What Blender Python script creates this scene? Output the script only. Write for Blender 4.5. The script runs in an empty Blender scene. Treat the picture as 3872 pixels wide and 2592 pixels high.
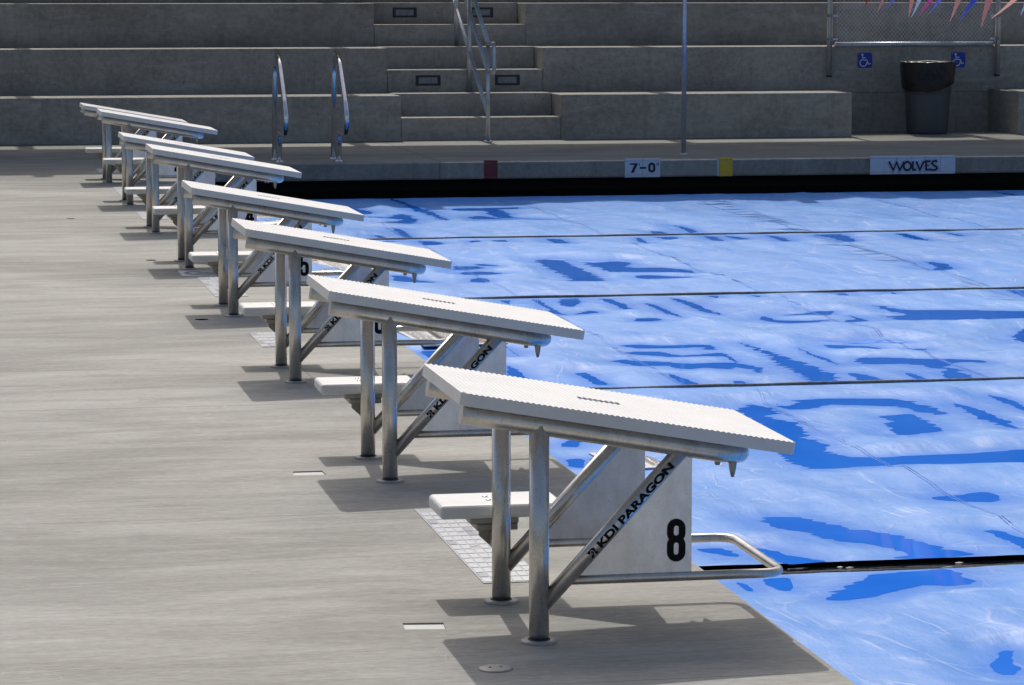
import bpy, bmesh, math, random
import numpy as np
from mathutils import Vector, Matrix, kdtree, noise as mnoise
from mathutils.geometry import tessellate_polygon

random.seed(7)
SC = bpy.context.scene
COL = SC.collection
R = math.radians

# ------------------------------------------------------------------ camera
cam_data = bpy.data.cameras.new('camera')
cam_data.lens = 108.9
cam_data.sensor_width = 36.0
cam_data.clip_start = 0.1
cam_data.clip_end = 2000.0
cam = bpy.data.objects.new('camera', cam_data)
COL.objects.link(cam)
cam.location = (-1.2304, -6.1818, 1.3601)
cam.rotation_euler = (R(90 - 6.6516), 0.0, R(-10.7483))
SC.camera = cam

# ------------------------------------------------------------------ sky and sun
SUN_EL = 51.0          # degrees above the horizon
SUN_AZ = 3.5           # degrees clockwise of +Y
world = bpy.data.worlds.new('World')
SC.world = world
world.use_nodes = True
wn = world.node_tree.nodes
wl = world.node_tree.links
wn.clear()
w_out = wn.new('ShaderNodeOutputWorld')
w_bg = wn.new('ShaderNodeBackground')
w_sky = wn.new('ShaderNodeTexSky')
w_sky.sky_type = 'NISHITA'
w_sky.sun_disc = False
w_sky.sun_elevation = R(SUN_EL)
w_sky.sun_rotation = R(SUN_AZ)
w_sky.air_density = 1.0
w_sky.dust_density = 5.0
w_sky.ozone_density = 1.0
w_bg.inputs['Strength'].default_value = 0.14
wl.new(w_sky.outputs[0], w_bg.inputs[0])
wl.new(w_bg.outputs[0], w_out.inputs[0])

sun_data = bpy.data.lights.new('sun', 'SUN')
sun_data.energy = 2.7
sun_data.angle = R(0.5)
sun_data.color = (1.0, 0.965, 0.915)
sun = bpy.data.objects.new('sun', sun_data)
COL.objects.link(sun)
d = Vector((math.sin(R(SUN_AZ)) * math.cos(R(SUN_EL)), math.cos(R(SUN_AZ)) * math.cos(R(SUN_EL)), math.sin(R(SUN_EL))))
sun.rotation_euler = d.to_track_quat('Z', 'Y').to_euler()
sun.location = d * 60

SC.view_settings.view_transform = 'Standard'
SC.view_settings.look = 'None'
SC.view_settings.exposure = -0.30
SC.view_settings.gamma = 1.0
SC.view_settings.use_curve_mapping = False
SC.render.engine = 'CYCLES'
SC.cycles.max_bounces = 8


# ------------------------------------------------------------------ materials
class NT:
    """small helper round a material node tree"""
    def __init__(self, name):
        self.m = bpy.data.materials.new(name)
        self.m.use_nodes = True
        self.t = self.m.node_tree
        self.n = self.t.nodes
        self.l = self.t.links
        self.b = self.n['Principled BSDF']
        self.tc = None

    def node(self, kind, **kw):
        o = self.n.new(kind)
        for k, v in kw.items():
            setattr(o, k, v)
        return o

    def inp(self, node, key, v):
        if hasattr(v, 'is_linked') or isinstance(v, bpy.types.NodeSocket):
            self.l.new(v, node.inputs[key])
        else:
            node.inputs[key].default_value = v

    def coord(self, scale=(1, 1, 1), rot=(0, 0, 0)):
        if self.tc is None:
            self.tc = self.node('ShaderNodeNewGeometry')
        mp = self.node('ShaderNodeMapping')
        self.l.new(self.tc.outputs['Position'], mp.inputs['Vector'])
        mp.inputs['Scale'].default_value = scale
        mp.inputs['Rotation'].default_value = rot
        return mp.outputs['Vector']

    def noise(self, scale, detail=4, rough=0.55, stretch=(1, 1, 1), rot=(0, 0, 0), dist=0.0):
        o = self.node('ShaderNodeTexNoise')
        o.inputs['Scale'].default_value = scale
        o.inputs['Detail'].default_value = detail
        o.inputs['Roughness'].default_value = rough
        o.inputs['Distortion'].default_value = dist
        self.l.new(self.coord(stretch, rot), o.inputs['Vector'])
        return o.outputs['Fac']

    def ramp(self, fac, stops):
        o = self.node('ShaderNodeValToRGB')
        e = o.color_ramp.elements
        e[0].position, e[0].color = stops[0][0], (*stops[0][1], 1) if len(stops[0][1]) == 3 else stops[0][1]
        e[1].position, e[1].color = stops[-1][0], (*stops[-1][1], 1)
        for p, c in stops[1:-1]:
            x = e.new(p)
            x.color = (*c, 1)
        self.inp(o, 'Fac', fac)
        return o.outputs['Color']

    def mix(self, fac, a, b, mode='MIX'):
        o = self.node('ShaderNodeMix', data_type='RGBA', blend_type=mode)
        self.inp(o, 0, fac)
        for k, v in ((6, a), (7, b)):
            if isinstance(v, tuple):
                o.inputs[k].default_value = (*v, 1)
            else:
                self.l.new(v, o.inputs[k])
        return o.outputs[2]

    def math(self, op, a, b=0.0, c=0.0):
        o = self.node('ShaderNodeMath', operation=op)
        for i, v in enumerate((a, b, c)):
            self.inp(o, i, v)
        return o.outputs[0]

    def xyz(self):
        if self.tc is None:
            self.tc = self.node('ShaderNodeNewGeometry')
        s = self.node('ShaderNodeSeparateXYZ')
        self.l.new(self.tc.outputs['Position'], s.inputs[0])
        return s.outputs

    def bump(self, h, strength=0.3, dist=0.01):
        o = self.node('ShaderNodeBump')
        o.inputs['Strength'].default_value = strength
        o.inputs['Distance'].default_value = dist
        self.l.new(h, o.inputs['Height'])
        self.l.new(o.outputs[0], self.b.inputs['Normal'])

    def set(self, **kw):
        for k, v in kw.items():
            key = {'color': 'Base Color', 'rough': 'Roughness', 'metal': 'Metallic', 'ior': 'IOR', 'spec': 'Specular IOR Level'}.get(k, k)
            if isinstance(v, tuple) and len(v) == 3:
                v = (*v, 1)
            self.inp(self.b, key, v)
        return self.m


def plain(name, color, rough=0.5, metal=0.0, var=0.12, scale=30.0):
    t = NT(name)
    f = t.noise(scale, 5, 0.6)
    lo = tuple(c * (1 - var) for c in color)
    hi = tuple(min(1, c * (1 + var)) for c in color)
    return t.set(color=t.ramp(f, [(0.3, lo), (0.7, hi)]), rough=rough, metal=metal)


M = {}


def make_deck():
    t = NT('broom_finished_concrete')
    wide = t.noise(1.0, 6, 0.6, (1.5, 6.5, 1), (0, 0, R(1.5)), 0.9)
    mid = t.noise(1.0, 5, 0.65, (4.6, 42.0, 1), (0, 0, R(-0.8)), 0.3)
    fine = t.noise(1.0, 5, 0.75, (13.0, 115.0, 1))
    blot = t.noise(0.7, 6, 0.65)
    grit = t.noise(150, 3, 0.7)
    c = t.ramp(wide, [(0.36, (0.225, 0.219, 0.196)), (0.50, (0.335, 0.328, 0.299)), (0.62, (0.470, 0.463, 0.430))])
    c = t.mix(0.26, c, t.ramp(mid, [(0.36, (0.18, 0.175, 0.156)), (0.50, (0.35, 0.343, 0.312)), (0.62, (0.50, 0.493, 0.458))]))
    c = t.mix(0.24, c, t.ramp(fine, [(0.36, (0.145, 0.142, 0.128)), (0.50, (0.36, 0.352, 0.322)), (0.66, (0.58, 0.57, 0.53))]))
    c = t.mix(t.math('MULTIPLY', t.ramp(blot, [(0.46, (0.0,) * 3), (0.64, (1,) * 3)]), 0.30), c, (0.45, 0.44, 0.415))
    iso = t.noise(34, 6, 0.7, (1, 2.2, 1))
    c = t.mix(0.30, c, t.ramp(iso, [(0.34, (0.19, 0.186, 0.168)), (0.52, (0.36, 0.353, 0.323)), (0.68, (0.55, 0.54, 0.505))]))
    big = t.noise(0.55, 4, 0.6, (0.7, 1.5, 1), (0, 0, 0.2), 0.8)
    c = t.mix(0.70, c, t.ramp(big, [(0.36, (0.58, 0.58, 0.555)), (0.64, (1.0, 1.0, 0.985))]), 'MULTIPLY')
    c = t.mix(t.math('MULTIPLY', t.ramp(grit, [(0.64, (0.0,) * 3), (0.74, (1,) * 3)]), 0.35), c, (0.13, 0.125, 0.115))
    # saw-cut joints: thin dark lines at fixed places in the slab
    x, y, z = t.xyz()
    jit = t.math('MULTIPLY', t.math('SUBTRACT', t.noise(1.3, 4, 0.6), 0.5), 0.025)
    jy = t.math('ADD', y, jit)
    line = None
    for y0, wd in ((-0.38, 0.0030), (1.62, 0.0030), (3.72, 0.0045), (4.74, 0.0045), (8.3, 0.004), (11.2, 0.006), (18.24, 0.006)):
        s = t.math('LESS_THAN', t.math('ABSOLUTE', t.math('SUBTRACT', jy if y0 < 17 else y, y0)), wd)
        line = s if line is None else t.math('MAXIMUM', line, s)
    for x0, wd, ya, yb in ((0.07, 0.003, 4.36, 4.74), (0.34, 0.003, 4.58, 4.8), (2.62, 0.007, 17.0, 20.2), (6.71, 0.007, 17.0, 20.2), (-1.45, 0.006, 17.0, 20.2)):
        s = t.math('LESS_THAN', t.math('ABSOLUTE', t.math('SUBTRACT', x, x0)), wd)
        s = t.math('MULTIPLY', s, t.math('MULTIPLY', t.math('GREATER_THAN', y, ya), t.math('LESS_THAN', y, yb)))
        line = t.math('MAXIMUM', line, s)
    c = t.mix(t.math('MULTIPLY', line, 0.5), c, (0.10, 0.095, 0.088))
    # pale scuff curves
    sc = t.noise(1.9, 2, 0.5, (1, 1, 1), (0, 0, 0.7), 1.2)
    scuff = t.math('LESS_THAN', t.math('ABSOLUTE', t.math('SUBTRACT', sc, 0.53)), 0.0022)
    sm = t.math('GREATER_THAN', t.noise(2.3, 2, 0.5, (1, 1, 1), (0, 0, 2.0)), 0.56)
    c = t.mix(t.math('MULTIPLY', t.math('MULTIPLY', scuff, sm), 0.12), c, (0.66, 0.65, 0.61))
    # rust-brown faint stains
    st = t.ramp(t.noise(2.7, 4, 0.6, (1, 2.2, 1)), [(0.60, (0,) * 3), (0.75, (1,) * 3)])
    c = t.mix(t.math('MULTIPLY', st, 0.16), c, (0.42, 0.32, 0.24))
    h = t.math('ADD', fine, t.math('MULTIPLY', t.noise(420, 2, 0.5), 0.5))
    t.bump(h, 0.16, 0.002)
    return t.set(color=c, rough=0.82)


def make_wall():
    t = NT('board_formed_concrete')
    a = t.noise(1.3, 8, 0.68, (1, 1, 1.5), (0, 0, 0), 0.5)
    b = t.noise(22, 6, 0.72)
    f = t.noise(1.0, 5, 0.65, (2.0, 2.0, 11), (0, R(9), 0), 0.6)
    v = t.noise(1.0, 4, 0.6, (7, 7, 0.5))
    c = t.ramp(a, [(0.33, (0.25, 0.236, 0.211)), (0.5, (0.37, 0.35, 0.315)), (0.68, (0.52, 0.494, 0.45))])
    c = t.mix(0.45, c, t.ramp(b, [(0.34, (0.17, 0.161, 0.145)), (0.66, (0.46, 0.438, 0.40))]))
    c = t.mix(t.math('MULTIPLY', t.ramp(f, [(0.54, (0,) * 3), (0.68, (1,) * 3)]), 0.34), c, (0.54, 0.53, 0.51))
    c = t.mix(t.math('MULTIPLY', t.ramp(v, [(0.56, (0,) * 3), (0.70, (1,) * 3)]), 0.25), c, (0.15, 0.143, 0.13))
    pits = t.ramp(t.noise(48, 2, 0.5), [(0.68, (0,) * 3), (0.74, (1,) * 3)])
    c = t.mix(t.math('MULTIPLY', pits, 0.6), c, (0.09, 0.087, 0.08))
    t.bump(b, 0.3, 0.006)
    return t.set(color=c, rough=0.85)


def make_metal(name, base, r0, r1, spots, metal=1.0):
    t = NT(name)
    n = t.noise(14, 6, 0.65, (1, 1, 0.5))
    s = t.noise(190, 3, 0.6)
    lo = tuple(c * 0.72 for c in base)
    c = t.ramp(n, [(0.3, lo), (0.62, base)])
    c = t.mix(t.math('MULTIPLY', t.ramp(s, [(0.55, (0,) * 3), (0.72, (1,) * 3)]), spots), c, (0.20, 0.185, 0.165))
    rust = t.ramp(t.noise(7, 5, 0.65, (1, 1, 0.6)), [(0.58, (0,) * 3), (0.78, (1,) * 3)])
    c = t.mix(t.math('MULTIPLY', rust, 0.30), c, (0.36, 0.27, 0.19))
    rr = t.node('ShaderNodeMapRange')
    t.l.new(n, rr.inputs[0])
    rr.inputs[3].default_value = r0
    rr.inputs[4].default_value = r1
    t.bump(s, 0.05, 0.002)
    return t.set(color=c, rough=rr.outputs[0], metal=metal)


def make_cover(name, lo, hi, seed):
    t = NT(name)
    at = t.node('ShaderNodeAttribute', attribute_name='damp_shade_tint')
    damp_shade_tint = at.outputs['Fac']
    a = t.noise(1.1, 6, 0.6, (1, 1, 1), (0, 0, seed), 0.8)
    cr = t.noise(1.0, 4, 0.6, (3.0, 60, 1), (0, 0, R(-6)))
    c = t.ramp(a, [(0.30, lo), (0.68, hi)])
    c = t.mix(t.math('MULTIPLY', t.ramp(cr, [(0.28, (1,) * 3), (0.37, (0,) * 3)]), 0.5), c, tuple(v * 0.5 for v in lo))
    # dust dried on the fabric: pale scuffed patches and wipe marks
    du = t.ramp(t.noise(1.9, 7, 0.72, (1, 1.7, 1), (0, 0, 0.5), 1.6), [(0.42, (0,) * 3), (0.70, (1,) * 3)])
    st = t.ramp(t.noise(1.0, 3, 0.55, (12, 1.6, 1), (0, 0, R(14))), [(0.46, (0,) * 3), (0.70, (1,) * 3)])
    c = t.mix(t.math('ADD', t.math('MULTIPLY', du, 0.17), t.math('MULTIPLY', st, 0.06)), c, (0.36, 0.49, 0.68))
    n1 = t.noise(1.0, 3, 0.5, (2.2, 0.8, 1), (0, 0, R(24)), 0.9)
    n2 = t.noise(1.0, 3, 0.5, (1.0, 2.4, 1), (0, 0, R(-12)), 0.7)
    cre = t.math('ADD', t.ramp(t.math('ABSOLUTE', t.math('SUBTRACT', n1, 0.52)), [(0.0, (1,) * 3), (0.014, (0,) * 3)]),
                 t.ramp(t.math('ABSOLUTE', t.math('SUBTRACT', n2, 0.47)), [(0.0, (0.8,) * 3), (0.010, (0,) * 3)]))
    brk = t.ramp(t.noise(4.0, 4, 0.6), [(0.44, (0,) * 3), (0.58, (1,) * 3)])
    cre = t.math('MULTIPLY', cre, brk)
    gl = t.ramp(t.noise(85, 2, 0.5, (1, 0.6, 1)), [(0.69, (0,) * 3), (0.74, (1,) * 3)])
    glm = t.ramp(t.noise(1.7, 5, 0.65, (1, 1, 1), (0, 0, 2.2), 1.0), [(0.52, (0,) * 3), (0.66, (1,) * 3)])
    c = t.mix(t.math('MULTIPLY', t.math('MULTIPLY', gl, glm), 0.55), c, (0.78, 0.80, 0.84))  # sun glints painted into the colour as pale specks
    c = t.mix(t.math('MULTIPLY', cre, 0.30), c, (0.60, 0.66, 0.78))
    c = t.mix(t.math('MULTIPLY', damp_shade_tint, 0.6), c, (0.022, 0.17, 0.68))  # damp puddle rims, plus blue painted into the shaded far strip
    w1 = t.noise(1.0, 2, 0.45, (3.6, 1.3, 1), (0, 0, R(18)), 0.5)
    w5 = t.noise(1.0, 4, 0.65, (34, 9, 1), (0, 0, R(15)), 0.5)
    w4 = t.noise(1.0, 4, 0.6, (10, 4, 1), (0, 0, R(12)), 0.8)
    w2 = t.noise(30, 3, 0.6)
    w3 = t.noise(1.0, 3, 0.55, (2.2, 14, 1), (0, 0, R(-5)), 0.4)
    h = t.math('ADD', t.math('MULTIPLY', w1, 1.5), t.math('ADD', t.math('MULTIPLY', w2, 0.06), t.math('MULTIPLY', w3, 0.12)))
    h = t.math('ADD', h, t.math('ADD', t.math('MULTIPLY', cre, 0.10), t.math('ADD', t.math('MULTIPLY', w4, 0.26), t.math('MULTIPLY', w5, 0.10))))
    t.bump(h, 0.62, 0.02)
    rr = t.node('ShaderNodeMapRange')
    t.l.new(t.noise(0.9, 4, 0.6, (1, 1, 1), (0, 0, 1.1), 0.6), rr.inputs[0])
    rr.inputs[1].default_value = 0.3
    rr.inputs[2].default_value = 0.7
    rr.inputs[3].default_value = 0.40
    rr.inputs[4].default_value = 0.62
    shn = t.node('ShaderNodeMapRange')
    t.l.new(t.noise(1.0, 5, 0.7, (9, 3.0, 1), (0, 0, R(14)), 0.8), shn.inputs[0])
    shn.inputs[1].default_value = 0.32
    shn.inputs[2].default_value = 0.68
    shn.inputs[3].default_value = 0.30
    shn.inputs[4].default_value = 0.64
    sp = t.math('MULTIPLY', shn.outputs[0], t.math('SUBTRACT', 1.0, t.math('MULTIPLY', damp_shade_tint, 0.7)))
    return t.set(color=c, rough=rr.outputs[0], ior=1.5, spec=sp)


def make_puddle():
    t = NT('wet_cover_under_water')
    n = t.noise(2.2, 4, 0.6)
    c = t.ramp(n, [(0.3, (0.018, 0.190, 0.86)), (0.7, (0.028, 0.235, 0.95))])
    rp = t.noise(1.0, 3, 0.5, (6, 30, 1))
    t.bump(rp, 0.03, 0.003)
    return t.set(color=c, rough=0.04, ior=1.28)


M['deck'] = make_deck()
M['wall'] = make_wall()
M['steel'] = make_metal('weathered_stainless_tube', (0.70, 0.675, 0.635), 0.22, 0.36, 0.38)
M['polished'] = make_metal('polished_stainless', (0.86, 0.86, 0.86), 0.16, 0.26, 0.03)
M['sheet'] = make_metal('galvanised_sheet', (0.84, 0.86, 0.90), 0.28, 0.44, 0.16)
M['galv'] = make_metal('galvanised_pipe', (0.66, 0.70, 0.77), 0.34, 0.48, 0.2, 0.75)
M['bracket'] = make_metal('cast_bracket', (0.42, 0.39, 0.34), 0.42, 0.55, 0.5)
M['board'] = plain('white_moulded_plastic', (0.66, 0.66, 0.65), 0.5, 0, 0.05, 9)
M['ring'] = plain('pale_flange', (0.34, 0.335, 0.32), 0.5, 0.4, 0.15, 60)
M['black'] = plain('black_decal', (0.008, 0.008, 0.009), 0.7, 0, 0.2, 80)
M['black'].node_tree.nodes['Principled BSDF'].inputs['Specular IOR Level'].default_value = 0.15
M['rubber'] = plain('dark_rubber', (0.02, 0.02, 0.02), 0.6)
M['gutter_shade'] = plain('shade_dark_gutter', (0.045, 0.048, 0.055), 0.6)  # recess shade under the coping, put into the colour as near black
M['screw'] = make_metal('bright_screw', (0.85, 0.85, 0.85), 0.25, 0.35, 0.0)
M['hole'] = plain('dark_socket', (0.015, 0.014, 0.013), 0.9)
M['plate'] = plain('white_cap', (0.52, 0.52, 0.51), 0.5, 0, 0.05, 40)
M['tile_w'] = plain('white_glazed_tile', (0.80, 0.80, 0.78), 0.25, 0, 0.05, 14)
M['tile_g'] = plain('grey_glazed_tile', (0.47, 0.48, 0.49), 0.3, 0, 0.06, 14)
M['grout'] = plain('grey_grout', (0.46, 0.46, 0.46), 0.85, 0, 0.1, 90)
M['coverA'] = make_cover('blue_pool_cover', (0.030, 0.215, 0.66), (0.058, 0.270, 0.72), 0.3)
M['hem'] = plain('grey_canvas_hem', (0.24, 0.22, 0.19), 0.85, 0, 0.35, 60)
M['seam'] = plain('welded_cover_seam', (0.17, 0.30, 0.60), 0.3, 0, 0.25, 120)
M['puddle'] = make_puddle()
tw = NT('dark_pool_water')
tw.bump(tw.noise(1.0, 4, 0.6, (5, 40, 1)), 0.12, 0.02)
M['water'] = tw.set(color=(0.004, 0.006, 0.010), rough=0.05, ior=1.33)
M['foam'] = plain('grey_foam', (0.42, 0.42, 0.43), 0.4, 0, 0.3, 40)
M['paper'] = plain('white_label', (0.60, 0.59, 0.57), 0.6, 0, 0.05, 30)
M['ink_o'] = plain('orange_brown_ink', (0.40, 0.22, 0.13), 0.6, 0, 0.2, 50)
M['ink_g'] = plain('grey_ink', (0.20, 0.20, 0.21), 0.6, 0, 0.2, 50)
M['red_t'] = plain('red_tile', (0.17, 0.010, 0.014), 0.3)
M['yel_t'] = plain('yellow_tile', (0.72, 0.50, 0.015), 0.3)
M['mark_w'] = plain('white_marker_tile', (0.62, 0.70, 0.80), 0.25, 0, 0.03)
M['navy'] = plain('navy_print', (0.012, 0.014, 0.055), 0.4)
M['navy2'] = plain('blue_outline_print', (0.07, 0.09, 0.27), 0.4)
M['isa_b'] = plain('sign_blue', (0.012, 0.035, 0.42), 0.4, 0, 0.05)
M['isa_w'] = plain('sign_white', (0.68, 0.72, 0.76), 0.5, 0, 0.05)
M['can'] = plain('blue_grey_can', (0.075, 0.085, 0.098), 0.5, 0, 0.12, 10)
tb = NT('black_bin_bag')
tb.bump(tb.noise(22, 4, 0.6, (1, 1, 0.5), (0, 0, 0), 1.0), 0.7, 0.02)
M['bag'] = tb.set(color=(0.010, 0.010, 0.011), rough=0.27)
M['frame'] = plain('dark_bronze_frame', (0.022, 0.022, 0.024), 0.5)
M['lens'] = plain('frosted_lens', (0.22, 0.24, 0.27), 0.3, 0, 0.3, 20)
M['canopy'] = plain('painted_steel_roof', (0.16, 0.165, 0.17), 0.6)
M['cord'] = plain('white_cord', (0.6, 0.6, 0.6), 0.6)


def flag_mat(name, c):
    t = NT(name)
    t.set(color=c, rough=0.45)
    t.b.inputs['Transmission Weight'].default_value = 0.0
    tr = t.node('ShaderNodeBsdfTranslucent')
    tr.inputs[0].default_value = (*c, 1)
    mx = t.node('ShaderNodeMixShader')
    mx.inputs[0].default_value = 0.45
    out = t.n['Material Output']
    t.l.new(t.b.outputs[0], mx.inputs[1])
    t.l.new(tr.outputs[0], mx.inputs[2])
    t.l.new(mx.outputs[0], out.inputs[0])
    return t.m


FLAG = {'red': flag_mat('red_pennant', (0.55, 0.03, 0.03)), 'pink': flag_mat('salmon_pennant', (0.85, 0.30, 0.22)),
        'blue': flag_mat('blue_pennant', (0.01, 0.05, 0.50)), 'magenta': flag_mat('magenta_pennant', (0.62, 0.03, 0.24)),
        'white': flag_mat('white_pennant', (0.62, 0.64, 0.70))}


# ------------------------------------------------------------------ mesh helpers
class MB:
    def __init__(self):
        self.v = []
        self.f = []
        self.s = []          # smooth flag per face

    def add(self, verts, faces, smooth=False):
        o = len(self.v)
        self.v += [tuple(p) for p in verts]
        self.f += [tuple(i + o for i in f) for f in faces]
        self.s += [smooth] * len(faces)
        return self

    def box(self, x0, x1, y0, y1, z0, z1):
        return self.add([(x0, y0, z0), (x1, y0, z0), (x1, y1, z0), (x0, y1, z0), (x0, y0, z1), (x1, y0, z1), (x1, y1, z1), (x0, y1, z1)],
                        [(0, 3, 2, 1), (4, 5, 6, 7), (0, 1, 5, 4), (1, 2, 6, 5), (2, 3, 7, 6), (3, 0, 4, 7)])

    def bbox(self, x0, x1, y0, y1, z0, z1, b=0.004, seg=2):
        bm = bmesh.new()
        bmesh.ops.create_cube(bm, size=1.0)
        for v in bm.verts:
            v.co = Vector((x0 + (v.co.x + .5) * (x1 - x0), y0 + (v.co.y + .5) * (y1 - y0), z0 + (v.co.z + .5) * (z1 - z0)))
        bmesh.ops.bevel(bm, geom=list(bm.edges), offset=b, segments=seg, profile=0.5, affect='EDGES')
        bm.verts.index_update()
        self.add([v.co[:] for v in bm.verts], [tuple(x.index for x in f.verts) for f in bm.faces], False)
        bm.free()
        return self

    def prism_y(self, poly, y0, y1):
        """polygon in (x, z), extruded along y"""
        n = len(poly)
        vs = [(x, y0, z) for x, z in poly] + [(x, y1, z) for x, z in poly]
        fs = [tuple(range(n)), tuple(range(2 * n - 1, n - 1, -1))]
        fs += [(i, i + n, (i + 1) % n + n, (i + 1) % n) for i in range(n)]
        return self.add(vs, fs)

    def tube(self, path, r, seg=20, hollow=0.0, caps=True, closed=False):
        P = [Vector(p) for p in path]
        n = len(P)
        T = []
        for i in range(n):
            if closed:
                t = (P[(i + 1) % n] - P[i - 1])
            else:
                t = P[min(i + 1, n - 1)] - P[max(i - 1, 0)]
            T.append(t.normalized())
        up = Vector((0, 0, 1)) if abs(T[0].z) < 0.9 else Vector((1, 0, 0))
        u = (up - T[0] * up.dot(T[0])).normalized()
        rings = []
        for i in range(n):
            if i:
                u = (u - T[i] * u.dot(T[i])).normalized()
            w = T[i].cross(u)
            rings.append([(P[i] + (u * math.cos(2 * math.pi * k / seg) + w * math.sin(2 * math.pi * k / seg)) * r) for k in range(seg)])
        vs = [p for ring in rings for p in ring]
        fs = []
        for i in range(n - (0 if closed else 1)):
            a, b = i * seg, ((i + 1) % n) * seg
            for k in range(seg):
                fs.append((a + k, a + (k + 1) % seg, b + (k + 1) % seg, b + k))
        self.add(vs, fs, True)
        if closed:
            return self
        if hollow:
            base = len(self.v)
            k_in = hollow / r
            inner = [[P[i] + (p - P[i]) * k_in for p in rings[i]] for i in range(n)]
            self.add([p for ring in inner for p in ring], [tuple(reversed(f)) for f in fs], True)
            o1 = base - n * seg
            for i in (0, n - 1):
                q = [(o1 + i * seg + k, o1 + i * seg + (k + 1) % seg, base + i * seg + (k + 1) % seg, base + i * seg + k) for k in range(seg)]
                self.f += q
                self.s += [False] * len(q)
        elif caps:
            o1 = len(self.v) - n * seg
            self.f += [tuple(o1 + k for k in reversed(range(seg))), tuple(o1 + (n - 1) * seg + k for k in range(seg))]
            self.s += [False, False]
        return self

    def lathe(self, prof, seg=32, cx=0, cy=0, fn=None):
        """profile of (r, z); fn(angle, i) gives an extra (dr, dz)"""
        vs, fs = [], []
        for i, (r, z) in enumerate(prof):
            for k in range(seg):
                a = 2 * math.pi * k / seg
                dr, dz = fn(a, i) if fn else (0, 0)
                vs.append((cx + (r + dr) * math.cos(a), cy + (r + dr) * math.sin(a), z + dz))
        for i in range(len(prof) - 1):
            for k in range(seg):
                a, b = i * seg, (i + 1) * seg
                fs.append((a + k, a + (k + 1) % seg, b + (k + 1) % seg, b + k))
        return self.add(vs, fs, True)

    def disc(self, cx, cy, z, r, seg=32, flip=False):
        vs = [(cx + r * math.cos(2 * math.pi * k / seg), cy + r * math.sin(2 * math.pi * k / seg), z) for k in range(seg)]
        return self.add(vs, [tuple(range(seg))])

    def build(self, name, mat, parent=None, data_only=False):
        me = bpy.data.meshes.new(name)
        me.from_pydata(self.v, [], self.f)
        me.polygons.foreach_set('use_smooth', self.s)
        me.materials.append(mat)
        me.update()
        if data_only:
            return me
        return link(name, me, parent)


def link(name, me, parent=None):
    o = bpy.data.objects.new(name, me)
    COL.objects.link(o)
    if parent is not None:
        o.parent = parent
    return o


def thing(name, label, cat, loc=(0, 0, 0), group=None, rz=0.0):
    o = bpy.data.objects.new(name, None)
    o.empty_display_size = 0.1
    COL.objects.link(o)
    o.location = loc
    o.rotation_euler = (0, 0, rz)
    return tag(o, label, cat, group)


def tag(o, label, cat, group=None):
    o['label'] = label
    o['category'] = cat
    if group:
        o['group'] = group
    return o


def struct(o, kind='structure'):
    o['kind'] = kind
    return o


def fillet(pts, r, seg=8):
    """round the inner corners of a polyline; r: radius or list"""
    P = [Vector(p) for p in pts]
    out = [P[0]]
    for i in range(1, len(P) - 1):
        rr = r[i - 1] if isinstance(r, (list, tuple)) else r
        a = (P[i - 1] - P[i]).normalized()
        b = (P[i + 1] - P[i]).normalized()
        ang = a.angle(b)
        if rr <= 0 or ang > 3.10:
            out.append(P[i])
            continue
        dd = rr / math.tan(ang / 2)
        s, e = P[i] + a * dd, P[i] + b * dd
        c = P[i] + (a + b).normalized() * (rr / math.sin(ang / 2))
        va, vb = s - c, e - c
        tot = va.angle(vb)
        for k in range(seg + 1):
            t = k / seg
            out.append(c + (va * math.sin((1 - t) * tot) + vb * math.sin(t * tot)) / math.sin(tot))
    out.append(P[-1])
    return out


def stroke(paths, w):
    """flat ribbons in 2D: list of (points, closed); returns verts, faces"""
    vs, fs = [], []
    for pts, closed in paths:
        P = [Vector((p[0], p[1])) for p in pts]
        n = len(P)
        o = len(vs)
        for i in range(n):
            if closed:
                a, b = P[i - 1], P[(i + 1) % n]
                d1, d2 = (P[i] - a).normalized(), (b - P[i]).normalized()
            else:
                d1 = (P[i] - P[i - 1]).normalized() if i else (P[1] - P[0]).normalized()
                d2 = (P[i + 1] - P[i]).normalized() if i < n - 1 else d1
            t = (d1 + d2)
            t = t.normalized() if t.length > 1e-6 else d1
            nn = Vector((-t.y, t.x))
            k = 1 / max(0.5, nn.dot(Vector((-d1.y, d1.x))))
            vs += [P[i] + nn * (w / 2 * k), P[i] - nn * (w / 2 * k)]
        for i in range(n if closed else n - 1):
            a, b = o + 2 * i, o + 2 * ((i + 1) % n)
            fs.append((a, a + 1, b + 1, b))
    return vs, fs


def arc(cx, cy, rx, ry, a0, a1, n=10):
    return [(cx + rx * math.cos(R(a0 + (a1 - a0) * k / n)), cy + ry * math.sin(R(a0 + (a1 - a0) * k / n))) for k in range(n + 1)]


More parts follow.
